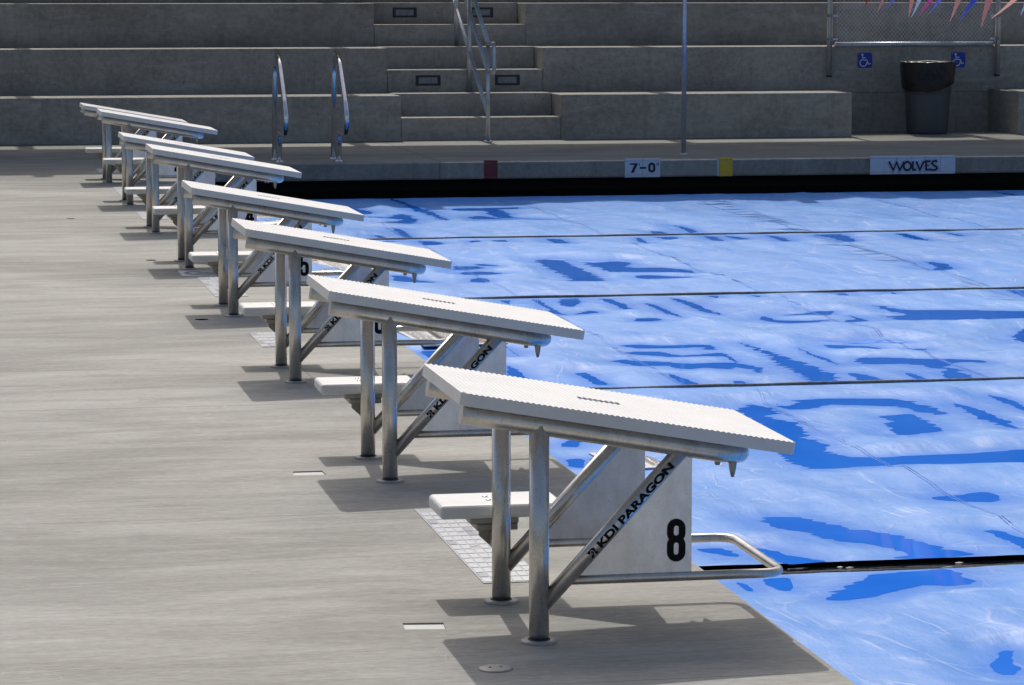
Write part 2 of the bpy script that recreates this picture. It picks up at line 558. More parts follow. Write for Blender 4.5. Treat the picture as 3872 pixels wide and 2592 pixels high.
def text_mesh(body, size, bold=0.0, xs=1.0, shear=0.0, fine=0.0):
    """flat lettering as (verts, faces), origin at left of the baseline"""
    cu = bpy.data.curves.new('lettering', 'FONT')
    cu.body = body
    cu.size = size
    cu.offset = bold
    cu.shear = shear
    cu.resolution_u = 4
    o = bpy.data.objects.new('lettering', cu)
    COL.objects.link(o)
    dg = bpy.context.evaluated_depsgraph_get()
    me = bpy.data.meshes.new_from_object(o.evaluated_get(dg))
    if fine:
        bm = bmesh.new()
        bm.from_mesh(me)
        bmesh.ops.triangulate(bm, faces=bm.faces[:])
        for _ in range(4):
            es = [e for e in bm.edges if e.calc_length() > fine]
            if not es:
                break
            bmesh.ops.subdivide_edges(bm, edges=es, cuts=1)
            bmesh.ops.triangulate(bm, faces=bm.faces[:])
        bm.to_mesh(me)
        bm.free()
    vs = [Vector((v.co.x * xs, v.co.y)) for v in me.vertices]
    fs = [tuple(p.vertices) for p in me.polygons]
    bpy.data.objects.remove(o)
    bpy.data.curves.remove(cu)
    bpy.data.meshes.remove(me)
    return vs, fs


def fit2d(vs, x0, x1, y0, y1):
    a, b = min(v.x for v in vs), max(v.x for v in vs)
    c, e = min(v.y for v in vs), max(v.y for v in vs)
    return [Vector((x0 + (v.x - a) / (b - a) * (x1 - x0), y0 + (v.y - c) / (e - c) * (y1 - y0))) for v in vs]


# ------------------------------------------------------------------ the setting
PX0, PX1, PY0, PY1 = 0.542, 24.0, -1.9, 17.05
FACE = [20.15 + 0.8 * i for i in range(8)]
TOP = [0.0, 0.385, 0.775, 1.162, 1.55, 1.94, 2.33]


def circle(cx, cy, r, n=24):
    return [(cx + r * math.cos(2 * math.pi * k / n), cy + r * math.sin(2 * math.pi * k / n)) for k in range(n)]


def build_deck():
    outer = [(-150, -150), (250, -150), (250, 250), (-150, 250)]
    bull = 0.018
    rim = [(PX0 - bull, PY0 - bull), (PX1 + bull, PY0 - bull), (PX1 + bull, PY1 + bull), (PX0 - bull, PY1 + bull)]
    holes = [rim]
    sq = [[(-0.253, 0.178), (-0.168, 0.165), (-0.162, 0.232), (-0.249, 0.243)],
          [(-0.243, 2.268), (-0.152, 2.262), (-0.155, 2.335), (-0.236, 2.335)]]
    rnd = [(-0.140, 6.303, 0.028), (-0.145, 9.034, 0.028), (-0.407, 11.81, 0.025)]
    holes += sq + [circle(*c) for c in rnd]
    loops = [[Vector((x, y, 0)) for x, y in lp] for lp in [outer] + holes]
    tris = tessellate_polygon(loops)
    flat = [p for lp in loops for p in lp]
    mb = MB()
    tris = [t if (flat[t[1]] - flat[t[0]]).cross(flat[t[2]] - flat[t[0]]).z > 0 else tuple(reversed(t)) for t in tris]
    mb.add([p[:] for p in flat], tris)
    # bull-nosed pool edge, lip, recess behind it and the pool walls
    def rect(o, z):
        return [(PX0 - o, PY0 - o, z), (PX1 + o, PY0 - o, z), (PX1 + o, PY1 + o, z), (PX0 - o, PY1 + o, z)]
    prof = [(bull, 0.0)] + [(bull - bull * math.sin(R(a)), -bull + bull * math.cos(R(a))) for a in (22, 45, 67, 90)]
    prof += [(0.0, -0.125), (0.006, -0.137), (0.03, -0.137)]
    low = [(0.03, -0.137), (0.70, -0.137), (0.70, -2.2)]
    rings = [rect(o, z) for o, z in prof]
    for i in range(len(rings) - 1):
        vs = rings[i] + rings[i + 1]
        mb.add(vs, [(k, (k + 1) % 4, 4 + (k + 1) % 4, 4 + k) for k in range(4)], i < 4)
    gut = MB()
    rings = [rect(o, z) for o, z in low]
    for i in range(len(rings) - 1):
        gut.add(rings[i] + rings[i + 1], [(k, (k + 1) % 4, 4 + (k + 1) % 4, 4 + k) for k in range(4)])
    gut.add(rect(0.70, -2.2), [(0, 1, 2, 3)])
    for h, depth in [(s, 0.0045) for s in sq]:
        n = len(h)
        mb.add([(x, y, 0) for x, y in h] + [(x, y, -depth - 0.002) for x, y in h], [(k, (k + 1) % n, n + (k + 1) % n, n + k) for k in range(n)])
    deck = struct(mb.build('deck', M['deck']))
    struct(gut.build('pool_basin', M['gutter_shade']))
    for s in sq:
        MB().add([(x, y, -0.0035) for x, y in s], [(0, 1, 2, 3)]).build('recess_plate', M['plate'], deck)
    for c in rnd:
        MB().lathe([(c[2], 0.0), (c[2], -0.05), (0.0, -0.05)], 24, c[0], c[1]).build('socket', M['hole'], deck)


build_deck()

water = struct(MB().add([(PX0 - 0.69, PY0 - 0.69, -0.264), (PX1 + .69, PY0 - 0.69, -0.264), (PX1 + .69, PY1 + .69, -0.264), (PX0 - .69, PY1 + .69, -0.264)],
                        [(0, 1, 2, 3)]).build('water', M['water']))


# ------------------------------------------------------------------ concrete bleachers and stairs
def tier(parent, x0, x1, k, back=26.2, z0=None):
    zb = TOP[k - 1] - 0.03 if k > 1 else -0.05
    if z0 is not None:
        zb = z0
    return MB().bbox(x0, x1, FACE[k - 1], back - 0.003 * k, zb, TOP[k], 0.007, 2).build('tier', M['wall'], parent)


SX0, SX1 = 2.80, 4.20
bl = thing('bleacher', 'long grey concrete bleacher tiers left of the stairs, behind the starting blocks', 'bleacher', (0, 0, 0), 'concrete bleachers')
for k in range(1, 7):
    tier(bl, -26.0, SX0, k)
br = thing('bleacher', 'grey concrete bleacher tiers right of the stairs, with a bay cut out for the bin', 'bleacher', (0, 0, 0), 'concrete bleachers')
tier(br, SX1, 6.82, 1)
tier(br, 8.36, 30.0, 1)
MB().box(6.815, 8.365, FACE[1], 24.0, -0.05, TOP[1] - 0.03).build('bay_wall', M['wall'], br)
for k in range(2, 7):
    tier(br, SX1, 30.0, k)
stairs = thing('stairs', 'grey concrete stairs with metal handrail rising between the two bleachers', 'stairs')
for i in range(12):
    h = 0.194 * (i + 1)
    MB().bbox(SX0 + 0.002, SX1 - 0.002, 20.15 + 0.4 * i - 0.004, 26.1 - 0.002 * i, h - 0.23, h, 0.006, 2).build('step', M['wall'], stairs)

# recessed lights in the risers
for xa, i, lab in ((3.052, 2, 'recessed step light low on the left of the stairs'), (3.765, 2, 'recessed step light low on the right of the stairs'),
                   (3.030, 5, 'recessed step light high on the left of the stairs'), (3.745, 5, 'recessed step light high on the right, behind the handrail')):
    i0 = i if i == 2 else 4
    yf = 20.15 + 0.4 * (i0 if i0 == 2 else 5) - 0.004
    zc = 0.489 if i0 == 2 else 1.075
    s = thing('step_light', lab, 'light', (xa + 0.112, yf, zc), 'recessed lights in the stair risers')
    f = MB()
    f.box(-.112, .112, -.004, .012, .027, .046).box(-.112, .112, -.004, .012, -.046, -.027)
    f.box(-.112, -.084, -.004, .012, -.027, .027).box(.084, .112, -.004, .012, -.027, .027)
    f.build('frame', M['frame'], s)
    MB().box(-.0845, .0845, -.001, .010, -.0275, .0275).build('lens', M['lens'], s)

# ------------------------------------------------------------------ centre handrail
hr = thing('stair_handrail', 'galvanised pipe handrail up the middle of the concrete stairs', 'handrail', (3.50, 19.84, 0))
hx = lambda y: 0.030 * (y - 19.84)
for y, z0, z1 in ((19.84, 0.0, 0.84), (20.93, 0.39, 1.26), (21.75, 0.78, 1.66), (22.93, 1.36, 2.23), (24.1, 1.94, 2.80)):
    MB().tube([(hx(y), y - 19.84, z0 - 0.01), (hx(y), y - 19.84, z1)], 0.020, 16).build('post', M['galv'], hr)
for z0, nm in ((0.845, 'top_rail'), (0.60, 'middle_rail'), (0.235, 'bottom_rail')):
    y1 = 24.1
    zz = z0 + (y1 - 19.84) * 0.4585
    pts = [(hx(19.84), 0, z0), (hx(y1), y1 - 19.84, zz)]
    MB().tube(pts, 0.0175 if nm != 'top_rail' else 0.019, 16).build(nm, M['galv'], hr)
loop = fillet([(0, 0, 0.838), (-0.012, -0.36, 0.838), (-0.012, -0.36, 0.60), (0, 0.0, 0.60)], 0.045, 6)
MB().tube(loop, 0.018, 16).build('end_loop', M['galv'], hr)
MB().lathe([(0.0, 0.010), (0.036, 0.010), (0.040, 0.006), (0.040, 0.0)], 24).build('flange', M['galv'], hr)

# ------------------------------------------------------------------ chain-link guard above the bay
cf = thing('chain_link_guard', 'galvanised chain-link guard panel with pipe posts above the bin bay', 'fence', (6.83, 20.895, 0.5))
for x in (0.0, 1.59):
    p = MB().tube([(x, 0, 0.01), (x, 0, 1.75)], 0.0245, 20).build('post', M['galv'], cf)
    MB().lathe([(0.0, 1.785), (0.018, 1.778), (0.027, 1.755), (0.027, 1.735)], 20, x, 0).build('cap', M['galv'], p)
    MB().lathe([(0.0, 0.0), (0.0255, 0.0), (0.0255, 0.015)], 20, x, 0).build('end_cap', M['frame'], p)
    for z in (0.34, 0.55, 0.95, 1.35):
        MB().lathe([(0.0265, z - 0.011), (0.0275, z - 0.008), (0.0275, z + 0.008), (0.0265, z + 0.011)], 20, x, 0).build('band', M['bracket'], p)
        s = 1 if x == 0 else -1
        MB().box(min(x, x + s * 0.075), max(x, x + s * 0.075), -0.005, 0.002, z - 0.008, z + 0.008).build('tension_clip', M['galv'], p)
MB().tube([(0.05, 0.006, 0.292), (1.55, 0.006, 0.292)], 0.0225, 18).build('bottom_rail', M['galv'], cf)
MB().tube([(0.02, 0.006, 1.62), (1.57, 0.006, 1.62)], 0.0215, 18).build('top_rail', M['galv'], cf)


def chain(x0, x1, z0, z1, pitch=0.036, r=0.0015):
    mb = MB()
    tilt = 1.12
    W_, H_ = x1 - x0, (z1 - z0) / tilt
    n = int((W_ + H_) / pitch)
    for s in (1, -1):
        for k in range(1, n + 1):
            c = k * pitch
            a = max(0.0, c - H_)
            b = min(W_, c)
            if b - a < 0.01:
                continue
            pa, pb = (a, (c - a)), (b, (c - b))
            if s == -1:
                pa, pb = (W_ - pa[0], pa[1]), (W_ - pb[0], pb[1])
            yy = 0.0016 * s
            mb.tube([(x0 + pa[0], -0.018 + yy, z0 + pa[1] * tilt), (x0 + pb[0], -0.018 + yy, z0 + pb[1] * tilt)], r, 4, caps=False)
    return mb


chain(0.055, 1.535, 0.285, 1.62).build('wire_mesh', M['galv'], cf)
spiral = MB()
for k in range(84):
    x = 0.065 + k * 0.0176
    spiral.tube([(x + 0.006 * math.cos(a), 0.006 + 0.0250 * math.sin(a), 0.292 + 0.0250 * math.cos(a)) for a in [2 * math.pi * j / 8 for j in range(8)]], 0.0013, 4, closed=True)
spiral.build('tie_wire', M['galv'], cf)

# ------------------------------------------------------------------ shade canopy over the bleachers (out of frame, casts the band of shade)
cp = thing('shade_canopy', 'grey steel shade canopy high over the bleachers, throwing the band of shade', 'canopy', (0, 0, 0))
CZ = 3.4
MB().box(-25.5, 29.5, 18.70, 22.10, CZ, CZ + 0.05).build('roof_sheet', M['canopy'], cp)
rx = [2.52 + 2.765 * i for i in range(-10, 10)]
for x in rx:
    MB().box(x - 0.065, x + 0.065, 18.42, 26.6, CZ - 0.20, CZ - 0.003).build('rafter', M['canopy'], cp)
for x in rx[::2]:
    MB().box(x - 0.07, x + 0.07, 26.35, 26.55, 0.0, CZ - 0.203).build('column', M['canopy'], cp)
bw = tag(MB().box(-26, 30, 26.62, 26.9, -0.05, 6.2).build('added_back_wall', M['wall']), 'unseen grey concrete wall added behind the bleachers to darken the puddle reflections', 'wall')  # out of view, added so the near puddles mirror something dark, not sky

# ------------------------------------------------------------------ wheelchair signs on the bay wall
def isa_sign(x, z, lab):
    s = thing('wheelchair_sign', lab, 'sign', (x, FACE[1] - 0.004, z), 'wheelchair signs on the bay wall')
    MB().bbox(-.067, .067, -.003, .003, -.068, .068, 0.001, 1).build('plate', M['isa_b'], s)
    k = 0.134 / 150.0
    g = [([(46, -22), (50, -72), (92, -72), (112, -115), (134, -107)], False), ([(49, -50), (83, -50)], False)]
    vs, fs = stroke(g, 9.5)
    mb = MB()
    mb.add([((v.x - 75) * k, -.0045, (v.y + 75) * k) for v in vs], fs)
    vs, fs = stroke([(arc(57, -100, 36, 36, 118, 372, 22), False)], 10)
    mb.add([((v.x - 75) * k, -.0048, (v.y + 75) * k) for v in vs], fs)
    mb.add([((a - 75) * k, -.0051, (b + 75) * k) for a, b in arc(45, -19, 12, 12, 0, 342, 19)], [tuple(range(20))])
    mb.build('wheelchair_symbol', M['isa_w'], s)
    sc = MB()
    for a in (-1, 1):
        for b in (-1, 1):
            sc.add([(a * .058 + .003 * math.cos(q * .7), -.0047, b * .059 + .003 * math.sin(q * .7)) for q in range(9)], [tuple(range(9))])
    sc.build('rivet', M['isa_w'], s)


isa_sign(7.180, 0.648, 'small blue wheelchair sign on the bay wall, left of the bin')
isa_sign(8.066, 0.649, 'small blue wheelchair sign on the bay wall, right behind the bin rim')

# ------------------------------------------------------------------ trash can with bag
tc = thing('trash_can', 'round blue-grey trash can with black bag in the concrete bay', 'trash can', (7.63, 20.50, 0.0))
prof = [(0.0, 0.004), (0.176, 0.004), (0.182, 0.012), (0.186, 0.03), (0.196, 0.20), (0.204, 0.35), (0.2045, 0.36), (0.209, 0.365), (0.213, 0.50), (0.220, 0.605), (0.232, 0.612), (0.234, 0.628), (0.222, 0.634), (0.212, 0.60)]
MB().lathe(prof, 48).build('body', M['can'], tc)
bp_ = [(0.205, 0.42), (0.215, 0.60), (0.232, 0.640), (0.242, 0.648), (0.249, 0.640), (0.250, 0.62), (0.244, 0.56), (0.236, 0.50), (0.234, 0.47), (0.226, 0.455)]
rng = random.Random(3)
ph = [rng.uniform(0, 6.28) for _ in range(8)]


def bagf(a, i):
    w = sum(math.sin(a * n + ph[n % 8]) * s for n, s in ((3, .5), (5, .4), (9, .35), (14, .3), (23, .25)))
    low = max(0, i - 5) / 4.0
    dz = -0.075 * low * (0.25 + 0.75 * math.cos(a - 4.0)) + 0.006 * w * (0.5 if i < 6 else 1)
    return 0.0035 * w * (1.0 if 2 <= i else .3), dz


MB().lathe(bp_, 96, fn=bagf).build('bag', M['bag'], tc)

# ------------------------------------------------------------------ pool ladder grab rails
def grab_rail(x, lab):
    g = thing('grab_rail', lab, 'grab rail', (x, 17.53, 0), 'pool ladder grab rails')
    pts = fillet([(0, 0, -0.02), (0, -0.055, 0.70), (0, -0.16, 0.852), (0, -0.38, 0.755), (0, -0.70, 0.46), (0, -0.805, 0.33), (0, -0.70, 0.225), (0, -0.33, 0.235), (0, -0.308, -0.02)],
                 [0.16, 0.10, 0.3, 0.2, 0.10, 0.10, 0.05], 8)
    MB().tube(pts, 0.0215, 20).build('rail', M['polished'], g)
    for y in (0.0, -0.308):
        MB().lathe([(0.0, 0.013), (0.022, 0.013), (0.036, 0.010), (0.039, 0.0)], 28, 0, y).build('escutcheon', M['polished'], g)


grab_rail(1.417, 'left of the two polished steel grab rails at the pool ladder')
grab_rail(1.872, 'right of the two polished steel grab rails at the pool ladder')

# ------------------------------------------------------------------ pennant line and its post
fp = thing('flag_post', 'slim grey metal post standing on the far pool deck, nearest the stairs', 'post', (4.678, 17.66, 0))
MB().tube([(0, 0, 0), (0, 0, 2.2)], 0.0187, 20).build('pole', M['galv'], fp)
MB().lathe([(0.0, 2.235), (0.014, 2.228), (0.021, 2.21), (0.021, 2.19)], 20).build('cap', M['galv'], fp)
MB().lathe([(0.020, 0.012), (0.029, 0.012), (0.031, 0.0)], 24).build('collar', M['galv'], fp)

sx = lambda y: 4.60 - 0.037 * (17.66 - y)
sz = lambda y: 1.46 + 0.40 * ((y - 8.0) / 9.66) ** 2
pl = thing('pennant_line', 'string of coloured triangular pennants hung over the pool, tips showing at top right', 'pennants', (0, 0, 0))
npt = 60
cord = [(sx(y), y, sz(y)) for y in [-1.6 + (17.62 + 1.6) * k / npt for k in range(npt + 1)]]
cord[-1] = (4.665, 17.645, sz(17.645))
MB().tube(cord, 0.004, 6).build('cord', M['cord'], pl)


def pennant(col, y, xtip, ztip, width=0.15, drift=0.0, hook=0.4):
    """triangular pennant streaming towards the starting end"""
    zt = sz(y) - 0.003
    n = 8
    vs, fs = [], []
    for i in range(n + 1):
        t = i / n
        k = (1 - hook) * t + hook * t * t
        x = sx(y) + (xtip - sx(y)) * k
        z = zt + (ztip - zt) * t
        yy = y + drift * t + 0.010 * math.sin(6 * t + y * 3)
        hw = width / 2 * (1 - t) + 0.003 * t
        tw = 0.25 * math.sin(y * 7) * t
        vs += [(x - 0.34 * hw, yy + 0.9 * hw * math.cos(tw), z + hw * math.sin(tw)), (x + 0.34 * hw, yy - 0.9 * hw * math.cos(tw), z - hw * math.sin(tw))]
        if i:
            fs.append((2 * i - 2, 2 * i - 1, 2 * i + 1, 2 * i))
    MB().add(vs, fs, True).build('pennant', FLAG[col], pl)


# the twelve whose tips show: colour, y, tip x, tip z
seen = [('red', 11.65, 4.297, 1.205), ('pink', 11.24, 4.248, 1.181), ('blue', 10.73, 4.133, 1.2), ('pink', 10.86, 4.313, 1.157), ('white', 10.51, 4.212, 1.159), ('magenta', 10.08, 4.114, 1.176), ('blue', 9.89, 4.104, 1.189), ('pink', 9.76, 4.181, 1.143), ('blue', 9.34, 4.099, 1.158), ('pink', 9.33, 4.215, 1.117), ('pink', 8.49, 3.961, 1.178), ('white', 8.64, 4.171, 1.193)]
rng = random.Random(11)
for col, y, xt, zt in seen:
    pennant(col, y, xt, zt, 0.13, rng.uniform(-0.02, 0.03), 0.25)
cyc = ['blue', 'pink', 'white', 'blue', 'red', 'pink']
y = 8.1
i = 0
while y > -1.4:
    pennant(cyc[i % 6], y, sx(y) - rng.uniform(0.08, 0.32), sz(y) - rng.uniform(0.28, 0.36), 0.22, rng.uniform(-.05, .05))
    y -= rng.uniform(0.20, 0.27)
    i += 1
y = 11.95
while y < 17.4:
    pennant(cyc[i % 6], y, sx(y) - rng.uniform(0.10, 0.34), sz(y) - rng.uniform(0.17, 0.21), 0.2, rng.uniform(-.05, .05))
    y += rng.uniform(0.20, 0.27)
    i += 1

# ------------------------------------------------------------------ markers set in the far pool edge
YC = PY1


def marker(name, lab, x0, x1, mat, cuts, proud=0.006):
    t = thing(name, lab, 'marker', ((x0 + x1) / 2, YC, 0))
    hx_ = (x1 - x0) / 2
    xs_ = [-hx_] + [c - (x0 + x1) / 2 for c in cuts] + [hx_]
    g = 0.0012
    bed = MB().box(-hx_ + .001, hx_ - .001, -proud + .003, .02, -.136, .002)
    bed.build('grout_bed', M['grout'], t)
    for a, b in zip(xs_[:-1], xs_[1:]):
        MB().bbox(a + g, b - g, -proud, .004, -.1205, -.016, .0012, 1).build('tile', mat, t)
        MB().bbox(a + g, b - g, -proud, .022, -.0142, .0045, .004, 3).build('edge_tile', mat, t)
        MB().bbox(a + g, b - g, -proud, .004, -.139, -.1225, .003, 2).build('base_tile', mat, t)
    return t


mk = marker('red_marker_tile', 'plain red tile marker on the far pool edge below the handrail', 2.961, 3.068, M['red_t'], [])
mk = marker('yellow_marker_tile', 'plain yellow tile marker on the far pool edge beside the slim post', 4.812, 4.918, M['yel_t'], [])
MB().box(-.075, -.0535, -.004, .02, -.136, .003).build('grout_patch', M['plate'], mk)
mk = marker('depth_marker_tile', "white tile marker reading 7'-0\" on the far pool edge", 4.060, 4.343, M['mark_w'], [4.2015])


def print_xz(vs, fs, y, mat, parent, name='lettering'):
    return MB().add([(v.x, y, v.y) for v in vs], fs).build(name, mat, parent)


# digits measured on the tile face: x from the tile's centre, z below the deck
mb = MB()
def poly(pts):
    mb.add([(x, -.0082, z) for x, z in pts], [tuple(range(len(pts)))])
k = 0.283 / 1060.0
TX = lambda px: (px - 1150) * k
TZ = lambda py: -(py - 330) * k * 1.0
poly([(TX(770), TZ(485)), (TX(905), TZ(485)), (TX(800), TZ(715)), (TX(885), TZ(715)), (TX(1003), TZ(470)), (TX(1003), TZ(440)), (TX(770), TZ(440))])
for a, b, c, e in ((1045, 435, 1062, 520), (1065, 550, 1250, 605), (1563, 430, 1582, 518), (1604, 430, 1624, 518)):
    poly([(TX(a), TZ(e)), (TX(b if False else c), TZ(e)), (TX(c), TZ(b)), (TX(a), TZ(b))])
oz = [(p[0], p[1]) for p in arc(1420, 510, 80, 55, 0, 180, 8)] 
path = arc(1420, 515, 70, 55, 0, -180, 10) + arc(1420, 625, 70, 55, 180, 0, 10)
vs, fs = stroke([([(TX(a), TZ(b)) for a, b in path], True)], 70 * k)
mb.add([(v.x, -.0082, v.y) for v in vs], fs)
mb.build('lettering', M['navy'], mk)

wm = marker('wolves_marker_tile', 'wide white tile sign reading WOLVES on the far pool edge', 6.022, 6.720, M['mark_w'], [6.135, 6.248, 6.361, 6.474, 6.597], 0.008)
WX = lambda px: 6.022 + (px - 220) * (0.698 / 1880) - 6.371
WZ = lambda py: -(py - 176) * (0.698 / 1880)
LET = [([(632, 278), (725, 462), (800, 300), (872, 462), (968, 286)], False),
       (arc(1035, 378, 82, 88, 0, 345, 24), True),
       ([(1156, 276), (1156, 458), (1238, 458)], False),
       ([(1228, 282), (1312, 462), (1392, 300), (1440, 284)], False),
       ([(1545, 284), (1448, 284), (1448, 458), (1560, 458)], False), ([(1448, 372), (1520, 372)], False),
       ([(1695, 292), (1650, 276), (1590, 288), (1575, 330), (1620, 368), (1680, 405), (1690, 440), (1650, 466), (1560, 462)], False)]
LET = [([(WX(x), WZ(y)) for x, y in p], c) for p, c in LET]
for wd, dep, mt, nm in ((0.0345, .0090, M['navy2'], 'outline'), (0.0295, .0096, M['mark_w'], 'border'), (0.0180, .0102, M['navy'], 'lettering')):
    mb = MB()
    for q, pth in enumerate(LET):
        vs, fs = stroke([pth], wd if nm != 'lettering' or q not in (5,) else 0.011)
        mb.add([(v.x, -dep - 0.00005 * q, v.y) for v in vs], fs)
    mb.build(nm, mt, wm)

# ------------------------------------------------------------------ starting blocks
LANE = 2.134
TW = 0.426                     # distance between the two posts
TH = math.atan(0.1735)         # slope of the standing board
BX0, BZ0 = -0.167, 0.5315       # rear top edge of the board
BL = 0.716                     # board length along the slope
BT = 0.027
BY0, BY1 = -0.042, 0.464
ct, st_ = math.cos(TH), math.sin(TH)


def on_board(s, n):
    """s along the slope from the rear edge, n up from the top surface -> (x, z)"""
    return (BX0 + s * ct + n * st_, BZ0 - s * st_ + n * ct)


def board_mesh():
    n = 60
    pitch = BL / n
    ridge = 0.0019
    top = []
    for i in range(n):
        for j in range(5):
            a = j / 5
            top.append((i * pitch + a * pitch, -ridge + ridge * math.sin(math.pi * a) if 0 < a else -ridge))
    top.append((BL, -ridge))
    s0, s1 = 0.300, 0.394
    yc0, yc1 = 0.194, 0.232
    mb = MB()

    def slab(sa, sb, ya, yb):
        pts = [p for p in top if sa - 1e-6 <= p[0] <= sb + 1e-6]
        if pts[0][0] > sa + 1e-6:
            pts = [(sa, -ridge)] + pts
        if pts[-1][0] < sb - 1e-6:
            pts = pts + [(sb, -ridge)]
        m = len(pts)
        lo = [(p[0], -BT) for p in pts]
        vs = []
        for y in (ya, yb):
            vs += [(on_board(*p)[0], y, on_board(*p)[1]) for p in pts]
            vs += [(on_board(*p)[0], y, on_board(*p)[1]) for p in lo]
        fs = []
        for q in range(m - 1):
            fs.append((q, q + 1, 2 * m + q + 1, 2 * m + q))                      # top
            fs.append((m + q, 3 * m + q, 3 * m + q + 1, m + q + 1))              # underside
            fs.append((q, m + q, m + q + 1, q + 1))                              # near side
            fs.append((2 * m + q, 2 * m + q + 1, 3 * m + q + 1, 3 * m + q))      # far side
        fs.append((0, 2 * m, 3 * m, m))
        fs.append((m - 1, 2 * m - 1, 4 * m - 1, 3 * m - 1))
        mb.add(vs, fs)

    c = 0.014
    # chamfered corners: narrow end strips taper in
    slab(0.0, BL, BY0 + c, yc0)
    slab(0.0, s0, yc0, yc1)
    slab(s1, BL, yc0, yc1)
    slab(0.0, BL, yc1, BY1 - c)
    slab(c, BL - c * 0.5, BY0, BY0 + c)
    slab(c, BL - c * 0.5, BY1 - c, BY1)
    # small triangular corner fillers
    for sa, sb in ((0.0, c), (BL, BL - c * 0.5)):
        for ya, yb in ((BY0 + c, BY0), (BY1 - c, BY1)):
            tri = [(sa, ya), (sb, yb), (sb, ya)]
            vs = [(on_board(s, -0.0012)[0], y, on_board(s, -0.0012)[1]) for s, y in tri] + [(on_board(s, -BT)[0], y, on_board(s, -BT)[1]) for s, y in tri]
            mb.add(vs, [(0, 1, 2), (5, 4, 3), (0, 3, 4, 1), (1, 4, 5, 2), (2, 5, 3, 0)])
    return mb


RR = 0.0205


def rail_pt(s, y):
    x, z = on_board(s, -BT - RR - 0.0008)
    return (x, y, z)


DA = (0.0, 0.0695)             # near brace axis in (x, z), at the post
DB = (0.3035, 0.3960)
DL = math.hypot(DB[0] - DA[0], DB[1] - DA[1])
dx_, dz_ = (DB[0] - DA[0]) / DL, (DB[1] - DA[1]) / DL
RB = 0.0165
BTM = 0.128                    # height of the lower guard tube


def digit_paths(n):
    w, h, r = 0.0250, 0.0760, 0.0125
    x0, x1, y0, y1, ym = -w / 2, w / 2, 0.0, h, h * 0.53
    if n == 8:
        up = arc(0, y1 - r, r, r, 0, 180, 10) + arc(0, ym + r * .93, r, r * .93, 180, 360, 10)
        lo = arc(0, ym - r * .93, r, r * .93, 0, 180, 10) + arc(0, y0 + r, r, r, 180, 360, 10)
        return [(up, True), (lo, True)]
    if n == 6:
        return [(arc(0, ym - r * .6, r, r, 0, 180, 10) + arc(0, y0 + r, r, r, 180, 360, 10), True), ([(x1, y1 - r * 1.5)] + arc(0, y1 - r, r, r, 0, 180, 10) + [(x0, y0 + r)], False)]
    if n == 5:
        return [([(x1, y1 - .001), (x0 + .001, y1 - .001), (x0 + .001, ym)], False), ([(x0, ym - .004)] + arc(0, ym - r * .55, r, r, 170, 0, 10) + arc(0, y0 + r, r, r, 0, -180, 10) + [(x0, y0 + r * 1.7)], False)]
    if n == 4:
        return [([(x1 * .55, y0 - .006), (x1 * .55, y1 + .004)], False), ([(x1 * .4, y1 + .001), (x0 - .002, y0 + h * .30), (x1 + .008, y0 + h * .30)], False)]
    if n == 3:
        return [([(x0, y1 - r * 1.6)] + arc(0, y1 - r, r, r, 180, 0, 10) + arc(0, ym + r * .9, r, r * .9, 0, -80, 6), False), (arc(0, ym - r * .9, r, r * .9, 80, 0, 6) + arc(0, y0 + r, r, r, 0, -180, 10) + [(x0, y0 + r * 1.6)], False)]
    if n == 2:
        return [([(x0, y1 - r * 1.6)] + arc(0, y1 - r, r, r, 180, 0, 10) + [(x1, ym + .004), (x0 + .001, y0 + .008), (x0 + .001, y0), (x1 + .004, y0)], False)]
    if n == 7:
        return [([(x0 - .003, y1), (x1, y1), (x1 * .1 - .003, y0 - .006)], False)]
    return [([(x0 * .6, y1 - .016), (x1 * .35, y1 - .002), (x1 * .35, y0 - .006)], False)]


def bolt(mb, x, y, z, r, h):
    mb.lathe([(0.0, z + h), (r * .7, z + h), (r, z + h * .4), (r, z)], 12, x, y)


